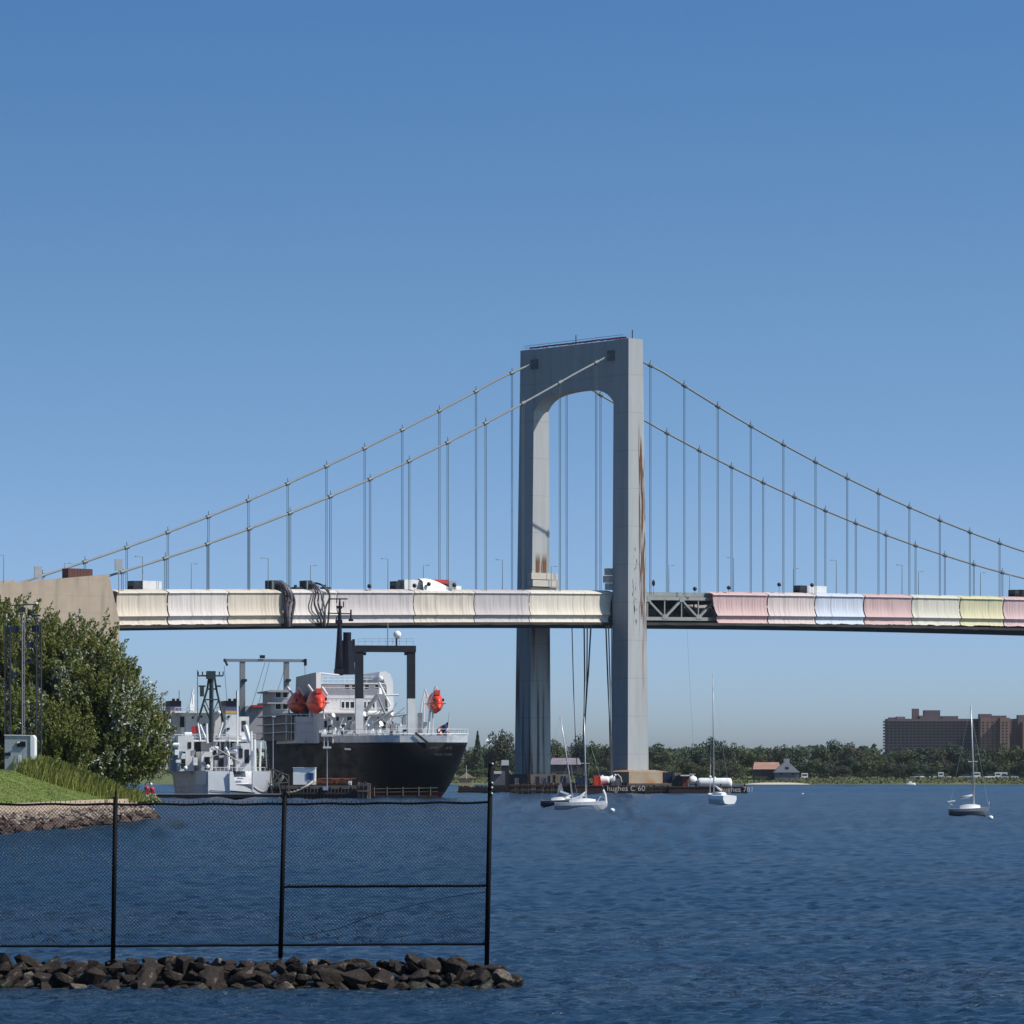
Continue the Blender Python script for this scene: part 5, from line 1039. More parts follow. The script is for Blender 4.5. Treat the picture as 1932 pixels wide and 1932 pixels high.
# hoses and lines hanging from the deck between and beside the legs
def line(pts,r_,label,name='hanging_line'): o=MB().tube([at(*p) for p in pts],r_,5).build(name,M('black_hose',(.02,.022,.03),.6,.2,1)); tag(o,label,'hanging line'); return o
D_=1030
for pts,r_,l in (([(1079,1180,D_),(1082,1300,D_),(1086,1402,D_),(1090,1462,995)],.13,'single thin line hanging from the deck left of the hose bundle'),
 ([(1102,1180,D_),(1103,1280,D_),(1101,1380,D_),(1100,1465,995)],.2,'left hose of the bundle hanging between the tower legs'),
 ([(1108,1180,D_),(1107,1290,D_),(1102,1380,D_),(1101,1465,995)],.17,'middle hose of the bundle hanging between the tower legs'),
 ([(1115,1180,D_),(1110,1270,D_),(1103,1370,D_),(1102,1465,995)],.2,'right hose of the bundle, slanting in towards the mast'),
 ([(1143,1180,1022),(1147,1290,1022),(1151,1390,1022),(1153,1466,995)],.2,'left of the dark lines close beside the near tower leg'),
 ([(1148,1180,1022),(1151,1290,1022),(1152,1390,1022),(1155,1466,995)],.16,'middle dark line close beside the near tower leg'),
 ([(1154,1180,1022),(1154,1290,1022),(1154.5,1390,1022),(1156,1466,995)],.13,'dark line touching the edge of the near tower leg'),
 ([(1296,1182,1070),(1302,1300,1070),(1308,1405,1070)],.016,'very faint line hanging from the deck right of the tower')): line(pts,r_,l)
# ---------------------------------------------------------------- barges, fender piles, gear round the pier
def barge(px0,px1,D,ytop,label,mat,txt,tx,tsize):
    a=at(px0,0,D); c=at(px1,0,D); z=CH+(YH-ytop)/F*D; t=thing('barge',label,'barge',((a.x+c.x)/2,D,0)); hx=(c.x-a.x)/2
    b=MB(); b.loft([[(-hx+1.2,0,-.6),(hx-1.2,0,-.6),(hx-1.2,12,-.6),(-hx+1.2,12,-.6)],[(-hx,0,.3),(hx,0,.3),(hx,12,.3),(-hx,12,.3)],[(-hx,0,z),(hx,0,z),(hx,12,z),(-hx,12,z)]]); b.build('hull',mat,t)
    b=MB(); b.box(-hx-.05,hx+.05,-.12,0,z-.18,z+.05); b.build('rub_rail',RUST,t)
    b=MB()
    for i in range(4): x=-hx+.8+i*(2*hx-1.6)/3; b.tube([(x,.6,z),(x,.6,z+.6)],.16,7)
    b.build('bitts',BLACK,t)
    if txt: words('hull_lettering',txt,tsize,M('lettering_white',(.60,.54,.48),.8,.3,2),t,(at(tx,0,D).x-t.location.x,-.14,z-.28-tsize*.55),(R(90),0,0),.02)
    return t,z
bm1=M('barge_rusty',(.022,.012,.012),.75,.4,.4,col2=(.07,.03,.02)); bm2=M('barge_dark',(.014,.012,.014),.75,.4,.4,col2=(.05,.025,.02))
B1,z1=barge(1082,1182,984,1482,'rust-streaked barge lettered along its right end, in front of the tower',bm1,'hughes C 60',1145,1.75)
B2,z2=barge(1262,1412,986,1484,'dark barge with lettering at its right end, behind the white sailboat',bm2,'hughes 781',1359,1.7)
def tank(px0,px1,py,D,r_,label):
    a=at(px0,py,D); c=at(px1,py,D); t=thing('storage_tank',label,'tank',((a.x+c.x)/2,D,a.z-r_)); b=MB(); L_=(c.x-a.x)/2
    rr_=[.3,.75,.95,1,1,.95,.75,.3]; xs=[-L_,-L_+.12*r_,-L_+.35*r_,-L_+.7*r_,L_-.7*r_,L_-.35*r_,L_-.12*r_,L_]
    b.tube([(x,0,r_) for x in xs],[r_*q for q in rr_],18); b.build('tank_body',WHITE,t,smooth=True); b=MB(); b.box(-L_*.7,-L_*.55,-.6,.6,-.25,.3); b.box(L_*.55,L_*.7,-.6,.6,-.25,.3); b.build('saddle',RUST,t); b=MB(); b.cyl((0,0,2*r_-.05),.3,.3,10); b.build('manway',WHITE,t)
tank(1122,1150,1472,989,.95,'white tank on the left barge beside the orange hopper'); tank(1147,1161,1470,992,.7,'shorter white tank partly behind the first on the left barge')
tank(1299,1315,1473,990,1.05,'short white tank on the right barge, left of the mast'); tank(1315,1381,1477,989,1.15,'long white tank on the right barge behind the white sailboat')
def gear(name,label,cat,px0,px1,y0,y1,D,mat,dep=2.4,detail=None,tilt=0):
    a=at(px0,y1,D); c=at(px1,y0,D); t=thing(name,label,cat,((a.x+c.x)/2,D,a.z)); hx=(c.x-a.x)/2; h=c.z-a.z
    b=MB(); b.hexa([(-hx,0,0),(hx,0,0),(hx,dep,0),(-hx,dep,0),(-hx+tilt*hx,0,h),(hx-tilt*hx,0,h),(hx-tilt*hx,dep,h),(-hx+tilt*hx,dep,h)]); b.build('body',mat,t)
    b=MB(); b.box(-hx-.05,hx+.05,-.1,dep+.1,-.18,0); b.build('skid',RUST,t)
    b=MB(); n=max(2,int(hx*2/.7))
    for i in range(n): x=-hx*(1-tilt)+.15+i*(2*hx*(1-tilt)-.3)/(n-1); b.box(x-.04,x+.04,-.06,0,.15,h-.1)
    b.build('ribs',mat,t); return t
bluec=M('container_navy',(.02,.035,.075),.5,.2,.6); grnc=M('machine_green',(.03,.05,.045),.6,.3,.6); redc=M('machine_red',(.18,.03,.03),.6,.3,.6); gc=M('machine_grey',(.12,.12,.13),.6,.3,.6)
gear('hopper','orange hopper on the left barge beside the sailboat mast','hopper',1118,1135,1463,1483,986,ORANGE,2.4,None,.25)
gear('container','dark navy container left of the orange hopper','container',1086,1112,1466,1484,988,bluec)
gear('compressor','grey-brown compressor right of the white tanks on the left barge','compressor',1161,1173,1469,1482,987,gc)
t=gear('work_crane','small tangled dark machine with curved pipe on the left barge','machine',1153,1163,1473,1483,985.5,gc,1.5); b=MB(); b.tube([(-.6,0,1),(0,0,2.3),(.9,0,2.7),(1.6,0,2.0),(1.9,0,.9)],.12,6); b.tube([(-.2,0,1),(.4,0,2.2)],.1,6); b.sphere((.3,0,2.5),.3,8,6); b.build('curved_pipe',OFFW,t)
gear('container','dark navy container stack just right of the concrete pier','container',1251,1270,1457,1476,992,bluec,3); gear('machine_box','brown machine box left end of the right barge','machine',1268,1280,1464,1482,990,grnc)
gear('machine_box','small pinkish box on top of the machines of the right barge','machine',1272,1282,1458,1465,991,M('pinkish_box',(.28,.17,.17),.7,.2,1)); gear('machine_box','dark red machine left of the short white tank','machine',1287,1298,1465,1484,988.5,redc); gear('machine_box','green machine at the left end of the right barge','machine',1279,1288,1462,1484,989,grnc)
gear('awning','flat white awning above the red machine on the right barge','awning',1284,1302,1462,1464,988,WHITE,3); gear('awning','second smaller white awning, right of the first on the right barge','awning',1301,1312,1460,1461.5,993,OFFW,3)
def pilewall(px0,px1,D,ytop,label,mat,n,seed,name='fender_piles',pale=0):
    t=thing(name,label,'piles',tuple(at((px0+px1)/2,1497,D))); rr=random.Random(seed); b=MB(); b2=MB()
    for i in range(n):
        px=px0+(px1-px0)*i/(n-1); p=at(px,ytop+rr.uniform(-1.2,2.0),D); (b2 if rr.random()<pale else b).tube([(p.x,D,-1),(p.x+rr.uniform(-.15,.15),D,p.z)],rr.uniform(.17,.26),6)
    p=at(px0,ytop+4,D); q=at(px1,ytop+4,D); b.box(p.x,q.x,D-.35,D-.15,p.z-.2,p.z+.2); b.box(p.x,q.x,D-.35,D-.15,.4,.8)
    b.build('pile_row',mat,t,world=True)['kind']='stuff'
    if pale and b2.v: b2.build('pale_pile_row',M('pale_pile',(.22,.16,.12),.8,.4,.8),t,world=True)['kind']='stuff'
    b=MB(); b.box(p.x,q.x,D+.3,D+6,-.5,p.z-.4); b.build('timber_backing',DKWOOD,t,world=True)
brn=M('pile_brown',(.05,.028,.02),.85,.4,.8)
pilewall(866,965,1000,1483,'dark fender piles left of the tower, low in the water',DKWOOD,44,1); pilewall(962,1086,990,1478,'brown and pale fender piles in front of the far tower leg',brn,58,2,pale=.28)
pilewall(1180,1264,988,1482,'brown timber piles below the rusty pier block',brn,36,3,pale=.2)
t=thing('work_shed','small pale shed standing on the fender piles left of the tower','shed',tuple(at(942,1450,1002))); b=MB(); p=at(930,1475,1002); q=at(953,1455,1002); b.box(p.x,q.x,1002,1006,1.8,q.z); b.build('walls',gc,t,world=True); b=MB(); p=at(932,1460,1003); q=at(946,1455,1003); b.box(p.x,q.x,1001.5,1003,p.z,q.z); b.build('side_box',OFFW,t,world=True)
t=thing('work_container','pale grey raised container on a dark frame left of the far tower leg','container',tuple(at(956,1444,1003))); b=MB(); p=at(947,1444,1003); q=at(960,1434,1003); b.box(p.x-.1,q.x,1003,1006,p.z,q.z); b.build('box',OFFW,t,world=True); b=MB(); b.box(p.x,q.x,1003.1,1005.9,1.5,p.z); b.build('frame',DARK,t,world=True)
rr=random.Random(3)
for i in range(12):
    px=972+i*12+rr.uniform(-3,3)
    if 1080<px<1160: continue
    gear('work_gear',f'{["grey","dark","brownish","navy"][i%4]} piece of work gear on the pier base, {ORD[i]} of a row from the left' if i<10 else f'dark piece of work gear low beside the far leg, number {["eleven","twelve"][i-10]} of the row','work gear',px,px+rr.uniform(5,11),1477-rr.uniform(5,16),1481,991+rr.random()*2,[gc,bluec,brn,bluec][i%4],2)
# shed with a flagpole at the left tip
t=thing('pier_shed','small tan pitched shed with a flagpole at the left end of the fender piles','shed',tuple(at(879,1480,1004))); b=MB(); p=at(866,1480,1004); q=at(893,1468,1004); b.box(p.x,q.x,1004,1008,.8,q.z); b.build('walls',M('tan_board',(.36,.29,.17),.8,.2,1),t,world=True); e=at(879.5,1458,1004); b=MB(); b.prism([(p.x-.3,q.z),(q.x+.3,q.z),(e.x,e.z)],1003.7,1008.3); b.build('roof',M('tan_roof',(.42,.33,.22),.8,.2,1),t,world=True); b=MB(); p=at(880,1470,1003); q=at(880,1444,1003); b.tube([p,q],.07,5); b.build('flagpole',OFFW,t,world=True); b=MB(); p=at(858,1482,1003); q=at(896,1478,1003); b.box(p.x,q.x,1002,1009,.2,.8); b.build('sand_coloured_base',M('tan_board',(.3,.3,.2)),t,world=True)
# ---------------------------------------------------------------- sailboats
def sailboat(px0,px1,ywl,label,dirn,hullc,mastbase,masttop,boom,name='sailboat',H=.9,cab=True,wid=2.4,yaw=0,extras=()):
    D=F*CH/(ywl-YH); a=at(px0,0,D); c=at(px1,0,D); L_=(c.x-a.x) if not yaw else 7.4
    t=thing(name,label,'sailboat',((a.x+c.x)/2,D,0),yaw); secs=[]; n=11
    for i in range(n):
        q=i/(n-1); x=(-.5+q)*L_*dirn; w=wid/2*(math.sin(math.pi*min(1,.22+q*.78))**.8 if q<1 else .02)+.03; dk=H*(.86+.25*q*q); kl=-.35*math.sin(math.pi*q)**.5-.05 if 0<q<1 else .05+.35*q
        sh=.0 if q<.93 else .2
        secs.append([(x,0,kl),(x,w*.72,max(kl+.1,.02)),(x,w,dk*.6),(x,w*.97,dk),(x,-w*.97,dk),(x,-w,dk*.6),(x,-w*.72,max(kl+.1,.02))])
    MB().loft(secs).build('hull',hullc,t,smooth=False)
    b=MB(); secs=[]
    for i in range(8):
        q=i/7; x=(-.22+q*.5)*L_*dirn; w=wid*.28*math.sin(math.pi*(.18+.72*q)); h=.5*math.sin(math.pi*(.12+.7*q))**.5*(1.0 if cab else .6); z0=H*.9
        secs.append([(x,-w,z0),(x,w,z0),(x,w*.8,z0+h),(x,-w*.8,z0+h)])
    MB().loft(secs).build('cabin_top',WHITE,t,smooth=False)
    b=MB(); secs=[]
    for i in range(n):
        q=i/(n-1); x=(-.5+q)*L_*dirn*.99; w=wid/2*(math.sin(math.pi*min(1,.22+q*.78))**.8 if q<1 else .02)*.95+.02; dk=H*(.86+.25*q*q)+.015; secs.append([(x,-w,dk),(x,w,dk)])
    MB().grid(secs).build('deck',WHITE,t)
    M1=at(mastbase[0],mastbase[1],D); M2=at(masttop[0],masttop[1],D); inv=frame(t).inverted(); m1=inv@M1; m2=inv@M2; m1.z=H
    am=M('mast_aluminium',(.5,.5,.5),.35,.1,1,metal=.3); ms=MB().tube([m1,m1.lerp(m2,.6),m2],[.10,.09,.055],8).build('mast',am,t,smooth=True)
    b=MB(); s_=m1.lerp(m2,.45); b.tube([s_+Vector((-.55,-.3,0)),s_+Vector((.55,.3,0))],.03,4); b.build('spreader',am,ms)
    b=MB(); bow=Vector((L_*.49*dirn,0,H*1.1)); ster=Vector((-L_*.49*dirn,0,H*.9)); b.tube([m1.lerp(m2,.93),bow],.012,3,False); b.tube([m2,ster],.012,3,False); b.tube([m1.lerp(m2,.45)+Vector((.5,.3,0)),m1+Vector((0,wid*.4,0))],.01,3,False); b.tube([m2,m1.lerp(m2,.45)+Vector((.5,.3,0))],.01,3,False); b.build('stays',am,t)
    if boom: p=[inv@at(*q,D) for q in boom]; MB().tube(p,[.09,.17,.15,.08][:len(p)],7).build('furled_sail',M('sail_cover',(.55,.55,.55),.8,.15,2),t,smooth=True)
    return t,D,inv,L_
hb1=M('boat_hull_grey_white',(.42,.43,.46),.35,.1,.7); hb2=M('boat_hull_blue_black',(.025,.033,.055),.3,.2,.7)
t,D,inv,L_=sailboat(1046,1146,1528,'sailboat with grey-white hull and upright mast, front one of the pair below the tower',1,hb1,(1106,1508),(1102,1352),[(1106,1493),(1095,1503),(1080,1508),(1066,1508)],H=1.05,wid=2.6)
b=MB(); p=inv@at(1138,1490,D); q=inv@at(1142,1500,D); b.tube([p,q,inv@at(1144,1516,D)],.16,6); b.build('furled_jib',WHITE,t)
b=MB(); b.tube([inv@at(1126,1515,D),inv@at(1132,1503,D),inv@at(1145,1506,D),inv@at(1144,1512,D)],.06,5); b.tube([inv@at(1090,1512,D),inv@at(1099,1502,D),inv@at(1106,1500,D)],.1,5); b.build('pulpit',OFFW,t)
sailboat(1020,1092,1521,'sailboat with dark hull and left-leaning mast, behind the grey-white one',1,hb2,(1081,1504),(1057,1350),[(1078,1500),(1070,1504),(1062,1506)],H=.9,wid=2.2)
# outboard / canvas on its stern
D=F*CH/(1521-YH); t=thing('canvas_dodger','grey canvas dodger with a white flap at the stern of the dark-hulled sailboat','canvas',tuple(at(1058,1512,D))); b=MB(); p=at(1056,1512,D); b.hexa([(p.x-.5,D-.4,.9),(p.x+.7,D-.4,.9),(p.x+.7,D+.4,.9),(p.x-.5,D+.4,.9),(p.x-.2,D-.3,2.9),(p.x+.3,D-.3,3.1),(p.x+.3,D+.3,3.1),(p.x-.2,D+.3,2.9)]); b.build('canvas',M('grey_canvas',(.22,.23,.26),.8,.2,2),t,world=True); b=MB(); p=at(1062,1497,D); b.bar((p.x-.4,D-.4,p.z+.3),(p.x+.8,D-.4,p.z-.1),.35,.25); b.build('flap',WHITE,t,world=True)
# stern-on white sailboat
t,D,inv,L_=sailboat(1331,1384,1518,'white sailboat seen nearly end-on, right of the tower',-1,WHITE,(1347,1500),(1345,1272),[(1348,1482),(1356,1488),(1362,1492)],H=1.5,wid=3.0,yaw=-1.2)
D3=D; MB().box(*[v for v in (0,0.01,0,0.01,1,1.01)]).build('vane_pivot',WHITE,t); b=MB(); p=inv@at(1340,1466,D); q=inv@at(1340,1440,D); b.tube([inv@at(1340,1500,D),q],.03,4); b.sphere(p,.22,8,6); b.build('radar_reflector',WHITE,t)
t,D,inv,L_=sailboat(1790,1866,1538,'sailboat with white deck and hull coloured dark for shade alone at the right of the picture',1,M('boat_hull_shade_grey',(.12,.13,.15),.3,.2,.7),(1838,1512),(1832,1330),[(1835,1500),(1826,1503),(1812,1505)],H=.78,wid=1.9)  # shadow on the hull is painted in as dark grey
b=MB(); b.tube([inv@at(1788,1513,D),inv@at(1802,1511,D)],.09,6); b.tube([inv@at(1866,1512,D),inv@at(1866,1519,D)],.04,5); b.tube([inv@at(1788,1513,D),inv@at(1797,1519,D)],.03,4); b.build('tiller_boom',OFFW,t)
def buoy(px,py,r_,label): 
    D=F*CH/(py-YH); t=thing('mooring_buoy',label,'buoy',((px-966)/F*D,D,0),0,'white mooring buoys'); MB().sphere((0,0,.02),r_,12,8,(1,1,.8)).build('float',WHITE,t,smooth=True); MB().tube([(0,0,r_*.7),(0,0,r_*1.2)],.03,5).build('ring',GREY,t)
buoy(1155,1529,.32,'white buoy off the bow of the front sailboat of the pair'); buoy(1869,1543,.27,'white buoy at the bow of the rightmost sailboat'); buoy(1515,1499,.32,'tiny far buoy below the sand strip')
for px,py,l,w in ((1719,1481,'tiny white motorboat close under the far shore',3.6),):
    D=F*CH/(py-YH); t=thing('motorboat',l,'boat',((px-966)/F*D,D,0)); secs=[]
    for i in range(6): q=i/5; x=(-.5+q)*w; ww=.8*(1-q**3)+.02; secs.append([(x,0,-.2),(x,ww,.2),(x,ww,.9),(x,-ww,.9),(x,-ww,.2)])
    MB().loft(secs).build('hull',WHITE,t); MB().box(-.8,.3,-.5,.5,.9,1.6).build('cabin',WHITE,t)
p=at(1884,1493,1500)
# ---------------------------------------------------------------- houses, cars, apartment block on the far shore
def gable(name,label,px0,px1,ybase,yeave,yridge,D,wall,roof,dep=10,front=False,px_r=None):
    a=at(px0,ybase,D); c=at(px1,yeave,D); r_=at((px0+px1)/2,yridge,D); t=thing(name,label,'house',((a.x+c.x)/2,D,a.z)); hx=(c.x-a.x)/2; he=c.z-a.z; hr=r_.z-a.z
    MB().box(-hx,hx,0,dep,-1.5,he).build('wall',wall,t)
    b=MB()
    if front: b.prism([(-hx-.6,he-.1),(hx+.6,he-.1),(0,hr)],-.6,dep+.6)
    else: b.hexa([(-hx-.6,-.8,he-.1),(hx+.6,-.8,he-.1),(hx+.6,dep+.8,he-.1),(-hx-.6,dep+.8,he-.1),(-hx+.3,dep/2-.2,hr),(hx-.3,dep/2-.2,hr),(hx-.3,dep/2+.2,hr),(-hx+.3,dep/2+.2,hr)])
    rf=b.build('roof',roof,t)
    n=max(1,int(hx*2/3.5))
    for i in range(n): x=-hx+(i+.5)*2*hx/n; MB().box(x-.55,x+.55,-.06,0,he*.35,he*.8).build('window',GLASS,t)
    if front: b=MB(); b.box(-.8,.8,-.65,-.6,he+(hr-he)*.25,he+(hr-he)*.45); b.build('gable_window',GLASS,t); b=MB(); b.box(-1.2,1.2,1,3,hr-.8,hr+.8); b.build('cupola',roof,rf)
    return t
shw=M('brown_boarding',(.06,.05,.045),.8,.3,.5); grw=M('grey_roof',(.30,.30,.33),.7,.15,.3)
gable('house','house with a bright terracotta roof across the water',1423,1472,1463,1451,1438,1838,shw,M('terracotta_roof',(.36,.20,.15),.7,.15,.3),10)
gable('house','grey house with broad pale gable and small cupola, right of the terracotta roof',1462,1507,1465,1457,1435,1830,M('grey_purple_wall',(.13,.12,.15),.8,.2,.4),grw,9,True)
gable('house','long mauve-roofed house seen between the tower legs',1040,1094,1452,1442,1430,1835,shw,M('mauve_roof',(.22,.19,.22),.7,.15,.3),10)
gable('house','smaller mauve-roofed house above the long one between the tower legs',1034,1080,1428,1421,1412,1990,shw,M('mauve_roof_pale',(.22,.19,.22),.7,.15,.3),10)
gable('house','tiny pale house on the hill beside the conifer',918,926,1402,1398,1393,2100,WHITE,OFFW,8)
carc=[WHITE,OFFW,M('car_silver',(.4,.41,.42),.3,.1,1,metal=.4),M('car_dark',(.05,.05,.06),.3,.1,1)]
cars=[(1727,0,'white car at the left end of the far parking row'),(1736,0,'second white car from the left of the far parking row'),(1751,3,'dark car between the two white pairs of the far parking row'),(1761,1,'pale car left of the white van on the far shore'),(1785,1,'pale car just left of the large white van'),(1818,1,'pale car left of the rightmost mast, far shore'),(1825,2,'silver car left of the rightmost mast, far shore'),(1866,1,'grey car right of the rightmost mast, far shore'),(1893,0,'white car beside the buses on the far shore'),(1899,2,'silver car beside the buses on the far shore'),(1905,1,'last but one pale car at the right of the far row'),(1912,0,'rightmost bright white car of the far row'),(1928,3,'dark car at the right edge on the far shore')]
car0=None
def mkcar(col):
    t=bpy.data.objects.new('parked_car',None); C.objects.link(t)
    b=MB(); b.loft([[(x,-.85,.3),(x,.85,.3),(x,.85,h),(x,-.85,h)] for x,h in ((-2.15,.75),(-1.9,.85),(-.9,.9),(1.2,.92),(2.0,.95),(2.2,.8))]); b.build('body',col,t)
    b=MB(); b.hexa([(-1.2,-.8,.9),(1.7,-.8,.9),(1.7,.8,.9),(-1.2,.8,.9),(-.5,-.65,1.45),(1.1,-.65,1.45),(1.1,.65,1.45),(-.5,.65,1.45)]); b.build('cabin',GLASS,t); MB().box(-.48,1.08,-.63,.63,1.452,1.5).build('roof',col,t)
    for x in (-1.35,1.35):
        for y in (-.8,.8): MB().tube([(x,y-.1,.33),(x,y+.1,.33)],.33,10).build('wheel',BLACK,t)
    return t
protos={}
for i,(px,ci,l) in enumerate(cars):
    D=1845.; X=(px-966)/F*D; loc=(X,D,farz(X,D)+.55)
    if ci not in protos: t=mkcar(carc[ci]); protos[ci]=t; t.location=loc; t.rotation_euler=(0,0,random.uniform(-.3,.3))
    else: t=dup(protos[ci],loc,random.uniform(-.3,.3),l)
    tag(t,l,'car','cars parked along the far shore')
for px0,px1,l in ((1770,1780,'large bright white van in the middle of the far parking row'),(1834,1849,'white minibus left of the rightmost mast'),(1877,1888,'first of two white buses right of the rightmost mast'),(1889,1900,'second of two white buses right of the rightmost mast'),(1512,1524,'white van beside the grey house on the far shore')):
    D=1852. if px0>1600 else 1836.; a=at(px0,0,D); c=at(px1,0,D); z=farz(a.x,D)+.6; t=thing('parked_van',l,'van',((a.x+c.x)/2,D,z),0,'vans and buses on the far shore'); hx=(c.x-a.x)/2
    MB().box(-hx,hx,-1,1,.4,2.6).build('body',WHITE,t); MB().box(-hx+.3,hx-.3,-1.03,-1.0,1.4,2.1).build('window',GLASS,t)
    for x in (-hx+.6,hx-.6): MB().tube([(x,-1.02,.4),(x,-.8,.4)],.4,10).build('wheel',BLACK,t)
# apartment block
brick=M('brown_brick',(.125,.09,.10),.85,.12,.08,col2=(.155,.11,.12)); brick2=M('sunlit_brick',(.21,.12,.10),.85,.12,.08,col2=(.25,.15,.12)); slab=M('slab_band',(.20,.17,.175),.8,.1,.2)  # orange brick copy paints in the sunlight on the right wings
D=2500.; ap=thing('apartment_block','long brown brick apartment block with rooftop chimney and tank housings above the far trees','apartment block',tuple(at(1785,1440,D)))
def ab(nm,x0,x1,y0,y1,mat,d0=0,dep=20,par=None): p=at(x0,y1,D+d0); q=at(x1,y0,D+d0); b=MB(); b.box(p.x,q.x,D+d0,D+d0+dep,p.z,q.z); return b.build(nm,mat,par or ap,world=True)
ab('wall',1675,1880,1356,1460,brick); ab('wall',1850,1887,1355,1460,brick2,-14,12); ab('wall',1887,1905,1354,1460,brick2,-18,18); ab('wall',1905,1930,1356,1460,brick,-6,20); ab('wall',1930,1990,1362,1460,brick2,-16,24)
ab('rooftop_housing',1735,1770,1350,1356.01,brick,2,14); ch=ab('chimney',1721.5,1734,1337,1356.02,brick,4,4.5); ab('tank_housing',1744,1774,1340,1356.03,brick,4.5,9); ab('rooftop_housing',1778,1808,1351,1356.04,brick,3,12); ab('rooftop_housing',1666+26,1682+26,1352,1356.05,slab,4,8); ab('rooftop_housing',1848,1871,1347,1355.01,brick,-3,8); ab('rooftop_housing',1872,1899,1350,1355.02,brick,-2,8); ab('stair_tower',1965-22-14-3,1983-22-14-3,1352,1362.01,brick,4,9); ab('rooftop_housing',1668+0+10,1700,1353.5,1356.06,brick,5,10)
ab('penthouse_tower',1920,1935,1349,1460.01,brick,-7,6)
for k in range(10): y=1360+k*5.6; ab('floor_band',1673,1880,y,y+.7,slab,-.9,1.0)
nw=0; stuffb=MB()
for k in range(10):
    for i in range(27):
        x=1680+i*7.35; y=1361.8+k*5.6
        if x>1848: continue
        if nw<96 and k<5: ab('window',x,x+3.2,y,y+2.6,GLASS,-.12,.12); nw+=1
        else: p=at(x,y+2.6,D-.12); q=at(x+3.2,y,D-.12); stuffb.box(p.x,q.x,D-.12,D,p.z,q.z)
for k in range(10):
    for x,d0 in ((1854,-14.1),(1862,-14.1),(1871,-14.1),(1879,-14.1),(1891,-18.1),(1898,-18.1),(1910,-6.1),(1937,-16.1),(1947,-16.1)):
        y=1361.8+k*5.6; p=at(x,y+2.6,D+d0); q=at(x+3,y,D+d0); stuffb.box(p.x,q.x,D+d0,D+d0+.1,p.z,q.z)
stuffb.build('windows',GLASS,ap,world=True)['kind']='stuff'
for k in range(10): p=at(1672,1361+k*5.6+2.4,D+3); b=MB(); b.box(p.x-1.4,p.x+1.2,D+1,D+9,p.z,p.z+1.0); b.build('balcony',slab,ap,world=True)
# ---------------------------------------------------------------- steel frame, cabinet, on the near left shore
D=424.; fr=thing('lattice_mast_frame','tall dark steel frame with cross arm and lamp in front of the big trees','steel frame',tuple(at(42,1440,D)))
dk=M('frame_steel',(.035,.035,.05),.5,.25,1.5)
def leg(x,w,y0,y1,nm):
    b=MB(); a=at(x-w/2,y1,D); c=at(x+w/2,y0,D)
    for xx in (a.x,c.x):
        for dd in (0,c.x-a.x): b.tube([(xx,D+dd,3.2),(xx,D+dd,c.z)],.055,5)
    n=int((c.z-3.2)/.75)
    for i in range(n):
        z=3.2+i*(c.z-3.2)/n; z2=3.2+(i+1)*(c.z-3.2)/n; l,r_=(a.x,c.x) if i%2 else (c.x,a.x); b.bar((l,D,z),(r_,D,z2),.05); b.bar((a.x,D,z2),(c.x,D,z2),.05); b.bar((r_,D+(c.x-a.x),z),(l,D+(c.x-a.x),z2),.05)
    b.build(nm,dk,fr,world=True)
leg(14,10,1186,1440,'lattice_leg'); leg(73,9,1168,1440,'lattice_leg')
lg=M('mast_pole_grey',(.20,.19,.20),.5,.2,2)
b=MB(); b.tube([at(42,1440,D),at(42,1160,D)],.09,8); b.tube([at(46,1440,D),at(46,1170,D)],.05,6); b.build('centre_pole',lg,fr,world=True)
b=MB(); b.bar(at(22,1142,D),at(68,1140,D),.16,.12); b.box(at(36,1155,D).x,at(48,1144,D).x,D-.2,D+.2,at(36,1155,D).z,at(36,1146,D).z); b.build('cross_arm',dk,fr,world=True); MB().sphere(at(69,1138.5,D),.14,10,6).build('lamp',WHITE,fr,world=True)
for x0,x1,y0,y1 in ((10,36,1182,1192),(58,76,1160,1163),(60,74,1180,1192),(50,64,1212,1222),(44,60,1245,1250),(20,34,1268,1274)): p=at(x0,y1,D+.3); q=at(x1,y0,D+.3); b=MB(); b.box(p.x,q.x,D+.1,D+.7,p.z,q.z); b.build('equipment_box',M('navy_box',(.02,.03,.06),.6,.2,1),fr,world=True)
b=MB(); b.bar(at(18,1340,D),at(70,1395,D),.07); b.bar(at(70,1335,D),at(18,1400,D),.07); b.bar(at(16,1250,D),at(72,1250,D),.08); b.bar(at(16,1330,D),at(72,1330,D),.08); b.bar(at(18,1192,D),at(70,1250,D),.06); b.build('cross_bracing',dk,fr,world=True)
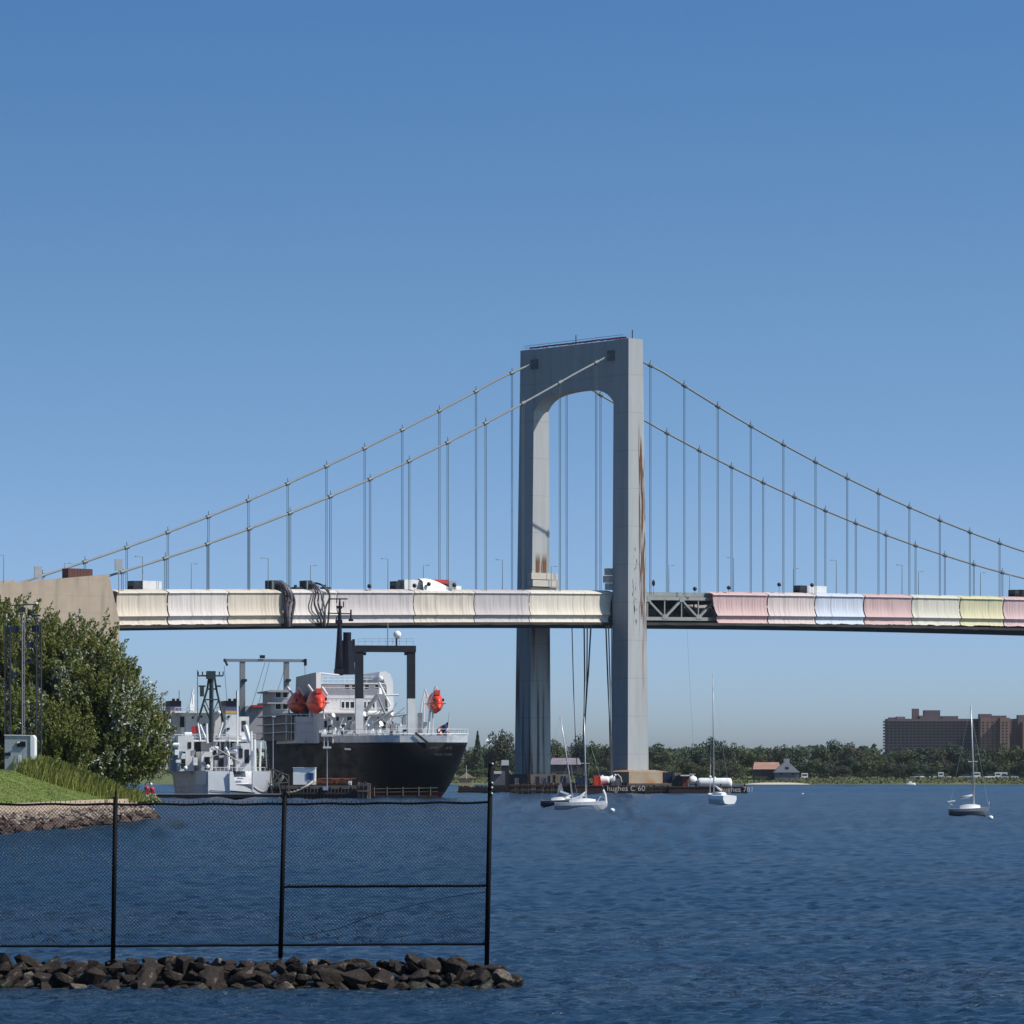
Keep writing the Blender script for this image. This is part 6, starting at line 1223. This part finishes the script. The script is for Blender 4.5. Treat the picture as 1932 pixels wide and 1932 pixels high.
D=417.; cb=thing('equipment_cabinet','pale grey equipment cabinet with dark vent at the top of the lawn','cabinet',tuple(at(38,1450,D)))
p=at(9,1452,D); q=at(58,1388,D); b=MB(); bmx=[]; pf=[(p.x,p.z-.6),(q.x,p.z-.6),(q.x,q.z-.15),(q.x-.15,q.z),(p.x+.15,q.z),(p.x,q.z-.15)]
cg=M('cabinet_grey',(.34,.37,.39),.5,.15,1.0); b.prism(pf,D,D+1.9); b.build('body',cg,cb,world=True)
b=MB(); b.prism([(q.x-.02,p.z+.9),(q.x+.38,p.z+.9),(q.x+.38,q.z-.2),(q.x+.2,q.z+.05),(p.x-.05,q.z+.10),(p.x-.05,q.z+.02),(q.x-.02,q.z-.02)],D-.1,D+2.0); b.build('cover_edge',WHITE,cb,world=True)
b=MB(); u=at(32,1409,D-.12); v=at(48,1399,D-.12); b.box(u.x,v.x,D-.15,D,u.z,v.z); b.build('vent',BLACK,cb,world=True)
b=MB(); u=at(37,1400,D-.3); b.tube([(u.x,D-.3,u.z),(u.x-.25,D-.3,u.z-.1)],.09,6); u=at(37,1447,D-.3); v=at(37,1424,D-.3); b.box(u.x-.1,u.x+.16,D-.35,D-.2,u.z-.4,v.z); b.build('bracket',WHITE,cb,world=True)
b=MB(); u=at(8,1426,D-.1); v=at(20,1420,D-.1); b.box(u.x,v.x,D-.08,D,u.z,v.z); b.build('label_plate',DARK,cb,world=True)
MB().box(p.x-.2,q.x+.2,D-.2,D+2.1,p.z-1.2,p.z-.6).build('plinth',conc,cb,world=True)

# ---------------------------------------------------------------- haze
hz=bpy.data.materials.new('haze_air'); hz.use_nodes=True; t_=hz.node_tree; t_.nodes.remove(t_.nodes['Principled BSDF']); pv=t_.nodes.new('ShaderNodeVolumePrincipled')
pv.inputs['Color'].default_value=(.80,.90,1,1); pv.inputs['Density'].default_value=.00002; pv.inputs['Anisotropy'].default_value=.2; t_.links.new(pv.outputs[0],t_.nodes['Material Output'].inputs['Volume'])
h=MB().box(-900,1000,-40,3200,-2,125).build('haze',hz); tag(h,'thin blue summer haze over the water',kind='stuff')
